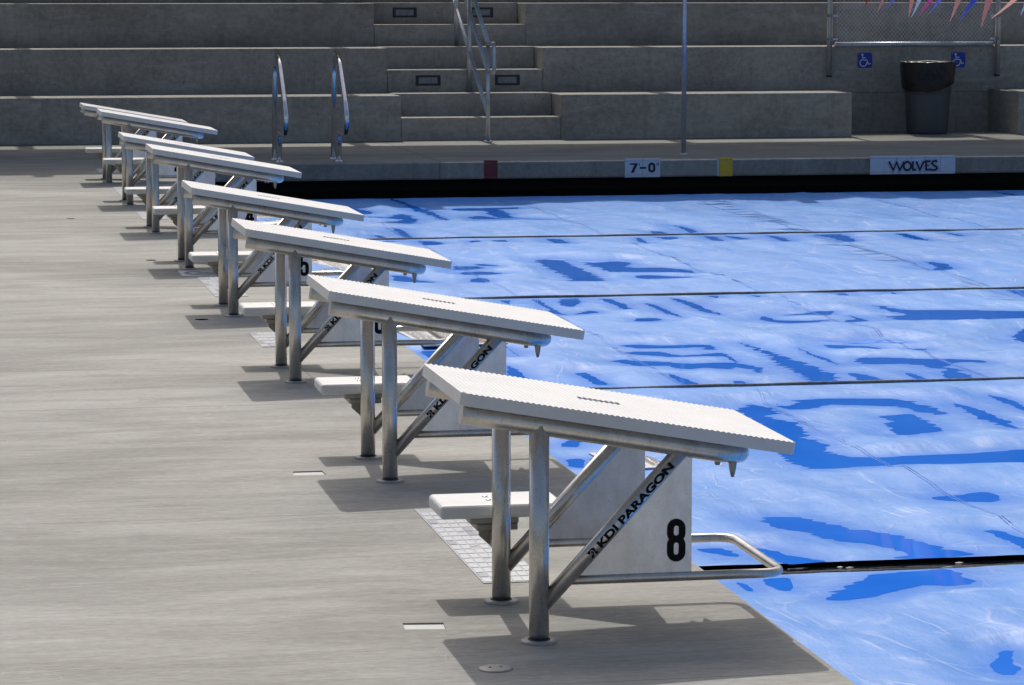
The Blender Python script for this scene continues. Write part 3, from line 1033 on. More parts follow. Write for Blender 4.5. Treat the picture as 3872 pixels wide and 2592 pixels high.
def make_block_parts():
    """shared meshes: list of (part name, mesh, sub-parts)"""
    out = []
    post_top = [rail_pt(-BX0 / ct, 0)[2]]
    for y in (0.0, TW):
        ztop = rail_pt((0.0 - BX0) / ct, y)[2]
        p = MB().tube([(0, y, -0.08), (0, y, ztop)], 0.0208, 28).build('post', M['steel'], data_only=True)
        ring = MB().lathe([(0.0212, 0.0065), (0.034, 0.0065), (0.0385, 0.004), (0.0385, 0.0)], 36, 0, y).build('flange', M['ring'], data_only=True)
        gasket = MB().lathe([(0.0210, 0.0085), (0.0230, 0.008), (0.0240, 0.0066)], 28, 0, y).build('gasket', M['rubber'], data_only=True)
        out.append(('post', p, [('flange', ring), ('gasket', gasket)]))
    # top rail: one tube bent round the front
    path = fillet([rail_pt(0.012, 0), rail_pt(0.627, 0), rail_pt(0.627, TW), rail_pt(0.012, TW)], 0.075, 10)
    full = []
    for a, b in zip(path[:-1], path[1:]):
        full.append(a)
        if (b - a).length > 0.2:
            full += [a.lerp(b, q / 6) for q in range(1, 6)]
    full.append(path[-1])
    pegs = []
    for y in (0.0, TW):
        x, _, z = rail_pt(0.598, y)
        pegs.append(('peg', MB().lathe([(0.0, z - 0.0505), (0.0035, z - 0.049), (0.0065, z - 0.036), (0.009, z - 0.019), (0.009, z - 0.012)], 14, x, y + 0.012).build('peg', M['bracket'], data_only=True)))
        x, _, z = rail_pt(0.565, y)
        pegs.append(('bolt', MB().lathe([(0.0, z - 0.0285), (0.005, z - 0.0285), (0.0065, z - 0.024), (0.0065, z - 0.015)], 10, x, y + 0.012).build('bolt', M['bracket'], data_only=True)))
    out.append(('top_rail', MB().tube(full, RR, 28).build('top_rail', M['steel'], data_only=True),
                pegs))
    # braces and side panels
    for y in (0.0, TW):
        out.append(('brace', MB().tube([(DA[0], y, DA[1]), (DB[0], y, DB[1])], RB, 24).build('brace', M['steel'], data_only=True), []))
        zl = lambda x: DA[1] + (x - DA[0]) * dz_ / dx_
        xr = 0.3235
        poly_ = [((BTM + .009 - DA[1]) * dx_ / dz_ + DA[0] + .002, BTM + .008), (xr, BTM + .008), (xr, rail_pt((xr - BX0) / ct, y)[2] - .012), (xr - .02, zl(xr - .02))]
        out.append(('side_panel', MB().prism_y(poly_, y - .0016, y + .0016).build('side_panel', M['sheet'], data_only=True), []))
        # weld bead where the panel meets the brace
    # lower guard tube
    pth = fillet([(0.062, 0, BTM), (0.522, 0, BTM), (0.522, TW, BTM), (0.062, TW, BTM)], 0.042, 10)
    out.append(('guard_tube', MB().tube(pth, 0.0100, 20).build('guard_tube', M['steel'], data_only=True), []))
    # standing board with bolts
    bts = []
    for s, y in ((0.20, 0.35), (0.235, 0.07), (0.60, 0.35), (0.60, 0.07), (0.06, 0.35), (0.06, 0.07)):
        x, z = on_board(s, -0.0032)
        bts.append(('bolt', MB().lathe([(0.0, z + .0030), (0.0025, z + .0027), (0.0034, z), (0.0034, z - .002)], 12, x, y).build('bolt', M['screw'], data_only=True)))
    out.append(('standing_board', board_mesh().build('standing_board', M['board'], data_only=True), bts))
    # side step
    sbs = []
    for y in (0.52, 0.565):
        sbs.append(('bolt', MB().lathe([(0.0, 0.2156), (0.0055, 0.215), (0.0065, 0.2135), (0.0065, 0.210)], 12, -0.012, y).build('bolt', M['screw'], data_only=True)))
    stp = MB().bbox(-0.130, 0.150, 0.457, 0.628, 0.181, 0.2125, 0.009, 3)
    out.append(('side_step', stp.build('side_step', M['board'], data_only=True), sbs))
    br_ = MB().bbox(-0.062, 0.048, 0.470, 0.610, 0.167, 0.1812, 0.003, 2).bbox(-0.046, 0.047, 0.475, 0.600, 0.151, 0.1668, 0.003, 2)
    br_.prism_y([(-0.036, 0.1508), (-0.036, 0.136), (-0.006, 0.108), (0.004, 0.108), (0.004, 0.1508)], 0.50, 0.512)
    br_.bbox(-0.013, 0.013, 0.444, 0.505, 0.112, 0.1506, 0.003, 2)
    out.append(('step_bracket', br_.build('step_bracket', M['bracket'], data_only=True), []))
    # decal on the near brace, bent round the tube
    dec = MB()

    def wrap(vs, fs):
        q = []
        for v in vs:
            th = v.y / RB
            rr = RB + 0.0007
            ax, az = DA[0] + dx_ * v.x, DA[1] + dz_ * v.x
            q.append((ax - dz_ * math.sin(th) * rr, -math.cos(th) * rr, az + dx_ * math.sin(th) * rr))
        dec.add(q, fs)

    t0 = 0.031
    vs, fs = text_mesh('KDI PARAGON', 1.0, 0.045, 1.15, 0.0, 0.12)
    wrap(fit2d(vs, 0.149 + t0, 0.376 + t0, -0.0095, 0.0080), fs)
    # maker's mark: a blocky initial with a curl cut through it
    lg = [(-.0105, -.009), (-.003, -.009), (-.001, -.003), (.001, -.002), (.0035, -.009), (.0105, -.009), (.0065, -.0015), (.0095, .003), (.0085, .007), (.005, .009), (-.0105, .009), (-.0085, .006), (-.0085, -.006)]
    lv = [Vector((a + .130 + t0, b - .0008)) for a, b in lg]
    tri = tessellate_polygon([[Vector((v.x, v.y, 0)) for v in lv]])
    wrap(lv, [tuple(t) for t in tri])
    out.append(('brace_lettering', dec.build('brace_lettering', M['black'], data_only=True), []))
    dl = MB()
    vs, fs = stroke([(arc(.0, .0015, .0035, .0045, 200, -60, 10) + [(.001, -.007)], False)], .0011)
    rr = RB + 0.0011
    q = []
    for v in vs:
        th = (v.y - .001) / RB
        s_ = v.x + .130 + t0
        q.append((DA[0] + dx_ * s_ - dz_ * math.sin(th) * rr, -math.cos(th) * rr, DA[1] + dz_ * s_ + dx_ * math.sin(th) * rr))
    dl.add(q, fs)
    out.append(('brace_mark', dl.build('brace_mark', M['plate'], data_only=True), []))
    return out


BLOCKS = make_block_parts()
LAB = {8: 'nearest white-topped steel starting block, big black 8 on its side panel',
       7: 'second nearest steel starting block, partly hidden behind block 8',
       6: 'third nearest steel starting block, bottom of a 6 showing under the rail of block 7',
       5: 'fourth nearest steel starting block, black 5 showing behind block 6',
       4: 'steel starting block with black 4 showing, just beyond block 5',
       3: 'third farthest steel starting block, its board overlapping block 2',
       2: 'second farthest steel starting block, board overlapped by block 3',
       1: 'farthest steel starting block, almost hidden by the one in front'}
BY = {8: 0.0, 7: 2.110, 6: 4.262, 5: 6.402, 4: 8.532, 3: 10.675, 2: 12.800, 1: 14.935}
BXO = {8: 0.0, 7: 0.004}
BZ = {4: 0.045, 2: 0.045}       # two of the blocks stand a little taller
for n in range(8, 0, -1):
    b = thing('starting_block', LAB[n], 'starting block', (BXO.get(n, 0.0), BY[n], BZ.get(n, 0.0)), 'starting blocks along the pool edge')
    for name, me, subs in BLOCKS:
        p = link(name, me, b)
        for sn, sm in subs:
            s_ = link(sn, sm, p)
            if sn in ('flange', 'gasket'):
                s_.location.z = -BZ.get(n, 0.0)
    mb = MB()
    for q, pth in enumerate(digit_paths(n)):
        vs, fs = stroke([pth], 0.0142)
        mb.add([(v.x + 0.2905, -0.0034 - 0.0004 * q, v.y + 0.1670) for v in vs], fs)
    mb.build('lane_number', M['black'], b)

# ------------------------------------------------------------------ round anchor cover in the deck
ac = thing('anchor_cover', 'round metal cap set flush in the deck in the near block shadow', 'cap', (-0.134, -0.232, 0))
MB().lathe([(0.0, 0.0035), (0.031, 0.0035), (0.0345, 0.002), (0.0345, 0.0)], 40).build('lid', M['ring'], ac)
scw = MB()
for x in (-0.011, 0.011):
    scw.lathe([(0.0, 0.0042), (0.003, 0.0042), (0.003, 0.003)], 10, x, 0.002)
scw.build('screw', M['black'], ac)

# ------------------------------------------------------------------ mosaic plaques between the blocks
def tile_mesh(w, l, mat, nm):
    return MB().add([(-w / 2, -l / 2, 0), (w / 2, -l / 2, 0), (w / 2, l / 2, 0), (-w / 2, l / 2, 0),
                     (-w / 2 + .0008, -l / 2 + .0008, .0028), (w / 2 - .0008, -l / 2 + .0008, .0028), (w / 2 - .0008, l / 2 - .0008, .0028), (-w / 2 + .0008, l / 2 - .0008, .0028)],
                    [(4, 5, 6, 7), (0, 1, 5, 4), (1, 2, 6, 5), (2, 3, 7, 6), (3, 0, 4, 7)]).build(nm, mat, data_only=True)


TWD = 0.0205
TM = {(l, g): tile_mesh(TWD, l, M['tile_g' if g else 'tile_w'], 'tile') for l in (0.050, 0.026) for g in (0, 1)}


def cut_tile(l, flip):
    w = TWD
    a = [(-w / 2, -l / 2), (w / 2, -l / 2), (w / 2, l * .28), (-w / 2, -l * .12)] if flip else [(-w / 2, 0), (w / 2, l * .42), (w / 2, l / 2), (-w / 2, l / 2)]
    return MB().add([(x, y, 0) for x, y in a] + [(x, y, .0028) for x, y in a], [(4, 5, 6, 7), (0, 1, 5, 4), (1, 2, 6, 5), (2, 3, 7, 6), (3, 0, 4, 7)]).build('tile', M['tile_w'], data_only=True)


CUT = [cut_tile(0.050, True), cut_tile(0.050, False)]


TM.update({(0.085, g): tile_mesh(TWD, 0.085, M['tile_g' if g else 'tile_w'], 'tile') for g in (0, 1)})


def mosaic(y0, y1, lab, seed, single=True, pat=(0.050,)):
    t = thing('mosaic_plaque', lab, 'mosaic', (0, y0, 0), 'tile mosaics set in the deck between the blocks')
    w = 0.141
    MB().box(-.002, w, -.004, y1 - y0 + .004, -.01, .002).build('grout_bed', M['grout'], t)
    rg = random.Random(seed)
    y = 0.004
    row = 0
    rest = MB()
    while True:
        l = pat[row % len(pat)]
        if y + l > y1 - y0:
            break
        for c in range(6):
            g = 1 if ((row in (1, 8, 13) and c == 0) or (row in (10, 11) and c == 3) or (row in (4, 5, 6) and c == 5) or (seed != 8 and rg.random() < 0.07)) else 0
            x = 0.012 + c * 0.0232
            me = TM[(l, g)]
            if l == 0.050 and row in (4, 7, 10) and c in (2, 4):
                me = CUT[(row + c) % 2]
            if single:
                o = link('tile', me, t)
                o.location = (x + rg.uniform(-.0006, .0006), y + l / 2 + rg.uniform(-.0008, .0008), .0005)
                o.rotation_euler = (0, 0, rg.uniform(-.02, .02))
            else:
                rest.add([(v.co.x + x, v.co.y + y + l / 2, v.co.z + .0005) for v in me.vertices], [tuple(p.vertices) for p in me.polygons])
        y += l + 0.0095
        row += 1
    if not single:
        struct(rest.build('tiles', M['tile_w'], t), 'stuff')


mosaic(0.640, 1.645, 'white and grey tile mosaic in the deck right behind the nearest block', 8)
mosaic(5.30, 5.78, 'short white tile mosaic in the deck behind block 6', 6, True, (0.085,))
mosaic(7.19, 8.09, 'white tile mosaic in the deck behind block 5, beside the no-diving plaque', 5, True, (0.050,))
mosaic(11.66, 12.22, 'small white tile mosaic in the deck just in front of block 2', 4, False)
mosaic(13.50, 14.52, 'pale tile mosaic in the deck between the two farthest blocks', 3, False)
mosaic(16.10, 16.58, 'pale tile mosaic in the shaded deck beyond the farthest block', 2, False)

nd = thing('no_diving_plaque', 'white deck plaque with a no-diving circle in the shadow behind block 5', 'plaque', (0.075, 8.275, 0))
MB().bbox(-.140, .140, -.135, .135, -.008, .004, .002, 1).build('plate', M['plate'], nd)
ring = [(0.09 * math.cos(a), 0.10 * math.sin(a)) for a in [2 * math.pi * k / 40 for k in range(40)]]
vs, fs = stroke([(ring, True)], 0.022)
mb = MB().add([(v.x - .02, v.y, .0052) for v in vs], fs)
vs, fs = stroke([([(-.06, .07), (.06, -.07)], False)], 0.018)
mb.add([(v.x - .02, v.y, .0060) for v in vs], fs)
vs, fs = stroke([([(-.05, -.02), (.0, .01), (.045, .03)], False), ([(.0, .01), (.02, -.045)], False), ([(-.055, -.05), (-.04, -.06), (-.02, -.05), (.0, -.062), (.03, -.05)], False)], 0.012)
mb.add([(v.x - .02, v.y, .0068) for v in vs], fs)
mb.build('no_diving_symbol', M['ink_g'], nd)

# ------------------------------------------------------------------ pool cover: five panels, seams, puddles
PUD = [[(1.757,15.804),(1.863,15.354),(1.822,15.168),(1.739,15.184),(1.745,15.577)],[(1.755,14.964),(1.896,14.835),(2.03,15.152),(2.071,14.989),(2.046,14.532),(1.986,14.267),(1.906,14.283),(1.789,14.426),(1.909,14.487),(1.951,14.637),(1.887,14.774)],[(2.173,16.687),(2.229,16.455),(2.224,16.028),(2.263,15.473),(2.275,15.012),(2.257,14.515),(2.22,14.461),(2.209,14.961),(2.168,15.425),(2.184,15.966)],[(2.45,15.569),(2.963,15.602),(2.928,15.473),(2.765,15.439),(2.785,15.235),(2.736,14.666),(2.93,14.502),(2.965,14.348),(2.807,14.307),(2.578,14.328),(2.472,14.253),(2.418,14.421),(2.441,14.788),(2.525,14.86),(2.649,14.559),(2.637,14.749),(2.627,15.006),(2.675,15.323),(2.459,15.367)],[(1.783,13.922),(1.828,13.776),(1.812,13.39),(1.789,13.126),(1.746,13.188),(1.768,13.62)],[(1.576,13.361),(1.614,13.354),(1.634,13.136),(1.582,13.135)],[(1.521,12.887),(1.654,12.922),(1.59,12.668),(1.528,12.762)],[(1.787,12.895),(1.91,12.809),(1.91,12.584),(1.784,12.559)],[(2.102,12.832),(2.172,12.839),(2.152,12.586),(2.1,12.627)],[(2.239,12.826),(2.34,12.858),(2.314,12.585),(2.256,12.596)],[(2.601,12.91),(2.691,12.84),(2.692,12.55),(2.597,12.548)],[(1.85,11.236),(1.896,11.253),(1.987,11.105),(1.866,11.129)],[(1.714,11.133),(1.862,11.104),(1.862,10.976),(1.802,10.945),(1.746,10.889),(1.683,10.927)],[(1.685,10.76),(1.813,10.793),(1.918,10.673),(1.848,10.605),(1.677,10.623)],[(1.669,10.321),(1.733,10.427),(1.769,10.38),(1.764,10.224),(1.714,10.157),(1.656,10.207)],[(2.259,11.465),(2.426,11.495),(2.404,11.214),(2.397,10.66),(2.377,10.118),(2.212,10.151),(2.216,10.532),(2.23,10.945)],[(2.473,11.333),(2.748,11.323),(2.748,11.145),(2.685,10.94),(2.704,10.834),(2.71,10.848),(2.897,10.811),(2.981,10.636),(2.967,10.464),(2.883,10.552),(2.652,10.598),(2.649,10.61),(2.53,10.633),(2.506,10.805),(2.507,11.062)],[(2.605,10.39),(2.688,10.414),(2.778,10.32),(2.929,10.239),(2.653,10.195),(2.588,10.238)],[(1.28,10.653),(1.339,10.641),(1.396,10.336),(1.464,10.207),(1.366,10.241),(1.258,10.309)],[(1.624,9.229),(1.685,9.217),(1.641,9.022)],[(1.948,9.234),(2.05,9.249),(2.001,9.018),(1.928,8.833),(1.888,8.907),(1.908,9.105)],[(1.793,9.23),(1.833,9.222),(1.815,8.921),(1.818,8.469),(1.778,8.54),(1.774,8.617),(1.713,8.584),(1.796,8.728)],[(2.138,9.196),(2.195,9.199),(2.214,8.909),(2.19,8.683),(2.151,8.69),(2.155,8.954)],[(1.856,8.493),(1.98,8.66),(2.008,8.571),(1.934,8.509)],[(2.326,8.96),(2.354,8.895),(2.357,8.689),(2.352,8.254),(2.317,8.417),(2.318,8.778)],[(2.508,9.206),(2.554,9.067),(2.562,8.648),(2.565,8.329),(2.521,8.455),(2.502,8.824)],[(2.724,9.251),(2.784,9.239),(2.743,9.116)],[(2.697,8.148),(2.747,8.253),(2.769,8.057),(2.881,8.012),(3.026,8.022),(2.95,7.961),(2.795,7.917),(2.721,7.976)],[(2.842,8.258),(2.994,8.346),(3.077,8.425),(3.159,8.409),(3.083,8.242),(3.001,8.281)],[(3.408,8.628),(3.467,8.592),(3.468,8.428),(3.586,8.364),(3.754,8.347),(4.068,8.229),(4.169,8.169),(4.087,7.95),(3.961,7.936),(3.782,7.933),(3.694,7.875),(3.611,7.929),(3.492,7.952),(3.33,7.946),(3.34,8.136),(3.448,8.154),(3.423,8.397)],[(3.069,7.998),(3.151,8.02),(3.172,8.224),(3.189,7.952),(3.075,7.906)],[(2.113,8.263),(2.213,8.266),(2.234,8.178),(2.153,8.119),(2.086,8.147)],[(1.796,7.181),(1.867,7.22),(1.995,7.152),(2.15,7.155),(2.194,7.146),(2.183,6.953),(2.139,6.962),(2.137,7.072),(2.031,7.048),(1.836,7.066)],[(1.758,6.905),(1.806,6.956),(1.921,6.941),(1.957,6.777),(2.075,6.797),(2.181,6.858),(2.173,6.611),(2.134,6.45),(2.157,6.706),(2.075,6.741),(1.931,6.732),(1.784,6.842)],[(1.639,6.632),(1.709,6.691),(1.737,6.636),(1.836,6.587),(1.944,6.487),(2.058,6.501),(2.15,6.483),(2.205,6.306),(2.16,6.114),(2.146,6.248),(2.129,6.351),(2.056,6.266),(1.99,6.349),(1.886,6.311),(1.823,6.44),(1.697,6.465)],[(2.341,7.217),(2.381,6.946),(2.408,6.688),(2.425,6.381),(2.437,6.145),(2.403,5.789),(2.289,5.812),(2.304,6.114),(2.322,6.461),(2.349,6.857)],[(2.544,6.979),(2.554,6.722),(2.567,6.534),(2.55,6.327),(2.531,6.541)],[(2.746,7.204),(2.824,7.135),(2.993,7.169),(3.097,7.121),(3.069,7.06),(2.988,7.102),(2.842,7.064)],[(2.692,7.048),(2.75,7.017),(2.883,6.945),(2.91,6.855),(2.822,6.872),(2.682,6.919)],[(2.649,6.457),(2.72,6.565),(2.804,6.567),(2.896,6.499),(3.014,6.446),(3.135,6.422),(3.214,6.346),(3.187,6.291),(3.063,6.345),(2.988,6.211),(2.981,6.038),(2.969,5.815),(2.846,5.812),(2.873,6.002),(2.944,6.103),(2.892,6.259),(2.807,6.318),(2.691,6.329)],[(3.034,6.831),(3.107,6.816),(3.086,6.775),(3.027,6.787)],[(2.514,6.062),(2.564,6.035),(2.591,5.78),(2.476,5.775)],[(2.736,6.029),(2.769,5.995),(2.768,5.772),(2.721,5.781)],[(1.766,6.192),(1.791,6.102),(1.82,5.823),(1.744,5.795)],[(1.977,5.911),(2.021,5.892),(2.003,5.787),(1.96,5.795)],[(3.648,7.231),(3.796,7.485),(3.842,7.404),(3.686,6.985),(3.606,6.967),(3.616,7.1)],[(4.347,9.243),(4.432,9.226),(4.48,9.126),(4.358,8.796),(4.31,8.892),(4.321,9.067)],[(4.443,10.937),(4.498,10.948),(4.485,10.818),(4.536,10.786),(4.492,10.6),(4.474,10.444),(4.379,10.411),(4.278,10.347),(4.41,10.563)],[(6.871,16.602),(6.912,16.301),(6.868,15.892),(6.862,16.35)],[(3.659,13.812),(3.696,13.544),(3.683,13.265),(3.607,13.142),(3.64,13.455)],[(3.392,13.365),(3.458,13.31),(3.463,13.102),(3.357,13.123)],[(3.311,12.93),(3.439,12.865),(3.449,12.639),(3.345,12.66)],[(3.632,12.933),(3.689,12.854),(3.676,12.529),(3.609,12.542)],[(3.759,12.907),(3.826,12.827),(3.885,12.578),(3.791,12.57)],[(4.039,12.919),(4.099,12.772),(4.084,12.447),(4.025,12.433)],[(4.335,12.859),(4.531,12.915),(4.529,12.686),(4.478,12.304),(4.385,12.322),(4.405,12.644)],[(4.893,12.884),(4.968,12.869),(4.938,12.302),(4.875,12.445)],[(5.234,12.954),(5.288,12.628),(5.232,12.613)],[(3.181,12.889),(3.207,12.858),(3.163,12.439),(3.13,12.573)],[(3.41,9.248),(3.462,9.238),(3.44,9.047),(3.398,9.056)],[(2.949,9.25),(2.997,9.197),(2.968,9.123)],[(3.721,9.276),(3.714,9.143),(3.681,9.123)],[(1.764,5.054),(1.859,5.213),(1.907,5.145),(1.907,4.979),(1.833,4.901),(1.846,4.807),(1.883,4.732),(1.89,4.532),(1.831,4.391),(1.855,4.241),(1.811,4.01),(1.841,3.85),(1.938,3.839),(2.093,3.858),(2.274,3.861),(2.491,3.916),(2.568,3.921),(2.464,3.642),(2.393,3.648),(2.203,3.655),(2.035,3.681),(1.886,3.673),(1.728,3.63),(1.646,3.646),(1.613,3.838),(1.64,4.102),(1.713,4.456)],[(1.959,5.223),(1.97,5.133),(2.021,5.171),(2.061,5.286),(2.203,5.308),(2.304,5.303),(2.408,5.268),(2.466,5.257),(2.498,5.102),(2.528,4.952),(2.533,4.856),(2.495,4.794),(2.453,4.825),(2.427,4.948),(2.4,5.049),(2.339,5.07),(2.306,5.091),(2.157,5.154),(2.064,5.043),(1.957,5.04)],[(2.253,4.818),(2.389,4.852),(2.385,4.678),(2.373,4.546),(2.367,4.395),(2.307,4.385),(2.215,4.318),(2.174,4.347),(2.203,4.536),(2.211,4.623),(2.255,4.681)],[(2.632,5.1),(2.668,5.045),(2.681,4.851),(2.663,4.579),(2.65,4.383),(2.614,4.477),(2.601,4.681),(2.615,4.911)],[(2.845,5.308),(2.886,5.199),(2.871,4.956),(2.86,4.723),(2.831,4.845),(2.831,5.086)],[(1.857,3.022),(1.965,3.049),(2.04,3.091),(2.08,3.06),(2.068,2.964),(2.015,2.894),(1.924,2.928),(1.869,2.961)],[(1.24,2.767),(1.311,2.768),(1.357,2.744),(1.413,2.615),(1.483,2.471),(1.55,2.359),(1.658,2.054),(1.544,2.037),(1.429,2.046),(1.486,2.101),(1.458,2.199),(1.421,2.274),(1.372,2.311),(1.318,2.432),(1.236,2.591)],[(0.9,2.294),(0.988,2.29),(1.014,2.166),(0.998,2.143),(0.936,2.221)],[(1.076,2.287),(1.129,2.21),(1.159,2.125),(1.234,2.033),(1.097,2.008),(1.088,2.152)],[(1.046,1.523),(1.095,1.564),(1.198,1.707),(1.303,1.831),(1.528,1.874),(1.54,1.797),(1.526,1.715),(1.486,1.627),(1.425,1.639),(1.371,1.661),(1.285,1.596),(1.217,1.529),(1.154,1.518),(1.114,1.492)],[(0.896,1.801),(0.918,1.773),(0.919,1.655),(0.897,1.66)],[(0.976,1.822),(1.061,1.829),(1.014,1.649),(0.989,1.642),(0.971,1.727)],[(1.302,0.832),(1.327,0.843),(1.348,0.833),(1.313,0.782),(1.3,0.7),(1.277,0.613),(1.246,0.574),(1.216,0.58),(1.226,0.677),(1.262,0.745)],[(1.821,2.419),(1.858,2.435),(1.888,2.266),(1.894,2.182),(1.857,2.081),(1.841,2.138),(1.832,2.249)],[(1.171,6.58),(1.187,6.436),(1.166,6.123),(1.106,6.224)],[(1.398,6.257),(1.446,6.293),(1.455,6.023),(1.455,5.871),(1.402,5.881),(1.401,6.033)],[(0.924,4.29),(0.989,4.436),(1.039,4.426),(0.982,4.253)],[(0.882,3.995),(0.945,4.008),(0.915,3.796),(0.87,3.828)],[(0.888,7.152),(0.97,7.136),(0.903,6.874),(0.884,6.977)],[(1.288,7.203),(1.285,6.948),(1.279,6.825),(1.28,7.05)]]
ZC_ = -0.25


def fuzz(poly, seed):
    """resample an outline and give it a ragged edge, streaked along the pool"""
    pts = []
    n = len(poly)
    for i in range(n):
        a, b = Vector(poly[i]), Vector(poly[(i + 1) % n])
        m = max(1, int((b - a).length / 0.022))
        pts += [a.lerp(b, q / m) for q in range(m)]
    # soften corners
    for _ in range(1):
        pts = [(pts[i - 1] + pts[i] * 2 + pts[(i + 1) % len(pts)]) / 4 for i in range(len(pts))]
    area = abs(sum(pts[i - 1].x * pts[i].y - pts[i].x * pts[i - 1].y for i in range(len(pts)))) / 2
    k = min(1.0, math.sqrt(area) / 0.35)
    out = []
    for p in pts:
        jx = mnoise.noise(Vector((p.x * 3.0, p.y * 26.0, seed))) * 0.026 + mnoise.noise(Vector((p.x * 5, p.y * 110.0, seed + 5))) * 0.042
        jy = mnoise.noise(Vector((p.x * 14, p.y * 9.0, seed + 9))) * 0.012
        out.append(Vector((p.x + jx * k, p.y + jy * k)))
    return out


OUT = [fuzz(p, i * 3.7) for i, p in enumerate(PUD)]
allp = [p for o in OUT for p in o]
KD = kdtree.KDTree(len(allp))
for i, p in enumerate(allp):
    KD.insert((p.x, p.y, 0), i)
KD.balance()


def inside(px, py):
    res = np.zeros(px.shape, bool)
    for o in OUT:
        a = np.array([(v.x, v.y) for v in o])
        x0, y0 = a.min(0)
        x1, y1 = a.max(0)
        idx = np.nonzero((px > x0) & (px < x1) & (py > y0) & (py < y1))[0]
        if not len(idx):
            continue
        qx, qy = px[idx], py[idx]
        r = np.zeros(len(idx), bool)
        j = len(a) - 1
        for i in range(len(a)):
            c = ((a[i, 1] > qy) != (a[j, 1] > qy)) & (qx < (a[j, 0] - a[i, 0]) * (qy - a[i, 1]) / (a[j, 1] - a[i, 1] + 1e-12) + a[i, 0])
            r ^= c
            j = i
        res[idx] |= r
    return res


def relief(x, y):
    """height of the loose fabric above its lowest level"""
    h = 0.5 + mnoise.noise(Vector((x * 1.1, y * 0.9, 1.0))) * 0.8
    f = abs(mnoise.noise(Vector((x * 5.0 + y * 0.9, y * 1.1, 4.0))))
    g = abs(mnoise.noise(Vector((x * 2.2, y * 7.0, 9.0))))
    q = abs(mnoise.noise(Vector((x * 1.7 + y * 0.5, y * 0.55, 14.0))))
    return max(0, h) * 0.018 + (1 - min(1, f * 3)) * 0.005 + (1 - min(1, g * 4)) * 0.003 + (1 - min(1, q * 3.5)) * 0.012


PANELS = [(13.050, 16.672, 'far pool cover panel, its far edge in the shade'), (9.350, 13.008, 'second pool cover panel from the far side'),
          (5.785, 9.305, 'middle blue pool cover panel with comb-shaped puddles'), (2.030, 5.735, 'blue pool cover panel beside the two nearest blocks, under the black gap'),
          (-1.80, 1.875, 'nearest blue pool cover panel, in the bottom right corner')]
PANELS[3] = (2.030, 5.735, 'blue pool cover panel reaching from the wide black gap to block 7')
xs = list(np.arange(PX0 + 0.02, 8.2, 0.05)) + list(np.arange(8.25, PX1 - 0.1, 0.35))
for pi, (ya, yb, lab) in enumerate(PANELS):
    ys = list(np.linspace(ya, yb, int((yb - ya) / 0.045)))
    nx, ny = len(xs), len(ys)
    gx, gy = np.meshgrid(xs, ys)
    ins = inside(gx.ravel(), gy.ravel()).reshape(gx.shape)
    vs, damp_shade_tint = [], []
    for j, y in enumerate(ys):
        for i, x in enumerate(xs):
            wet_shade_tint = 0.0
            ey = 0.005 * mnoise.noise(Vector((x * 1.6, pi * 5.0 + (0 if j == 0 else 9), 2.0))) if j in (0, ny - 1) else 0
            if x > 8.3:
                z = ZC_
            else:
                near = 0.0 if ins[j, i] else KD.find((x, y, 0))[2]
                dd = max(0.0, near - 0.045)
                wet_shade_tint = max(0.0, 1 - near / (0.10 + 0.22 * max(0, mnoise.noise(Vector((x * 2.1, y * 1.7, 20))))))
                k = min(1.0, dd / 0.14)
                k = k * k * (3 - 2 * k)
                edge = min(1.0, min(y - ya, yb - y) / 0.35)
                z = ZC_ - 0.0015 + k * relief(x, y) * (0.12 + 0.88 * edge)
                if y > 15.6:  # far strip under the canopy shade: deeper blue painted in
                    wet_shade_tint = max(wet_shade_tint, min(1.0, (y - 15.6) / 0.8) * (0.8 + 0.3 * mnoise.noise(Vector((x * 1.5, y * 2, 31)))))
            vs.append((x, y + ey, z))
            damp_shade_tint.append(wet_shade_tint)
    fs = [(j * nx + i, j * nx + i + 1, (j + 1) * nx + i + 1, (j + 1) * nx + i) for j in range(ny - 1) for i in range(nx - 1)]
    cov = thing('pool_cover', lab, 'pool cover', (0, 0, 0), 'blue pool cover panels')
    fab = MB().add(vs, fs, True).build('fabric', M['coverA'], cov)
    at = fab.data.attributes.new('damp_shade_tint', 'FLOAT', 'POINT')
    at.data.foreach_set('value', damp_shade_tint)
    for row, yy in ((0, ya), (ny - 1, yb)):
        if (pi == 0 and row) or (row == 0) or pi == 4:
            continue
        path = [(vs[row * nx + i][0], vs[row * nx + i][1], max(ZC_ + .002, vs[row * nx + i][2]) + 0.002 + 0.004 * mnoise.noise(Vector((vs[row * nx + i][0] * 3, yy, 0)))) for i in range(0, nx, 2)]
        MB().tube(path, 0.0065, 8).build('hem', M['hem'], cov)
    # welded seams
    seams = [1.745, 3.03, 4.31, 5.61, 6.9, 8.1] if pi < 3 else ([1.925, 3.2, 4.5] if pi == 3 else [2.1, 3.4])
    for s in seams:
        mb = MB()
        for off in (-0.006, 0.006):
            path = []
            for k in range(int((yb - ya) / 0.035)):
                y = ya + 0.01 + k * 0.035
                far_end = (y - ya) / (yb - ya)
                x = s + off + 0.09 * max(0, far_end - 0.86) / 0.14 + 0.007 * mnoise.noise(Vector((s, y * 1.1, 3))) + 0.001 * mnoise.noise(Vector((off * 99, y * 30, 3)))
                dd = max(0.0, KD.find((x, y, 0))[2] - 0.045) if not inside(np.array([x]), np.array([y]))[0] else 0
                kk = min(1.0, dd / 0.14)
                kk = kk * kk * (3 - 2 * kk)
                z = ZC_ - 0.0015 + kk * relief(x, y) * (0.12 + 0.88 * min(1.0, min(y - ya, yb - y) / 0.35))
                path.append((x, y, max(z, ZC_ - .001) + 0.0004 + 0.0012 * mnoise.noise(Vector((x, y * 25, 7)))))
            mb.tube(path, 0.0014, 6)
        mb.build('seam', M['coverA'], cov)

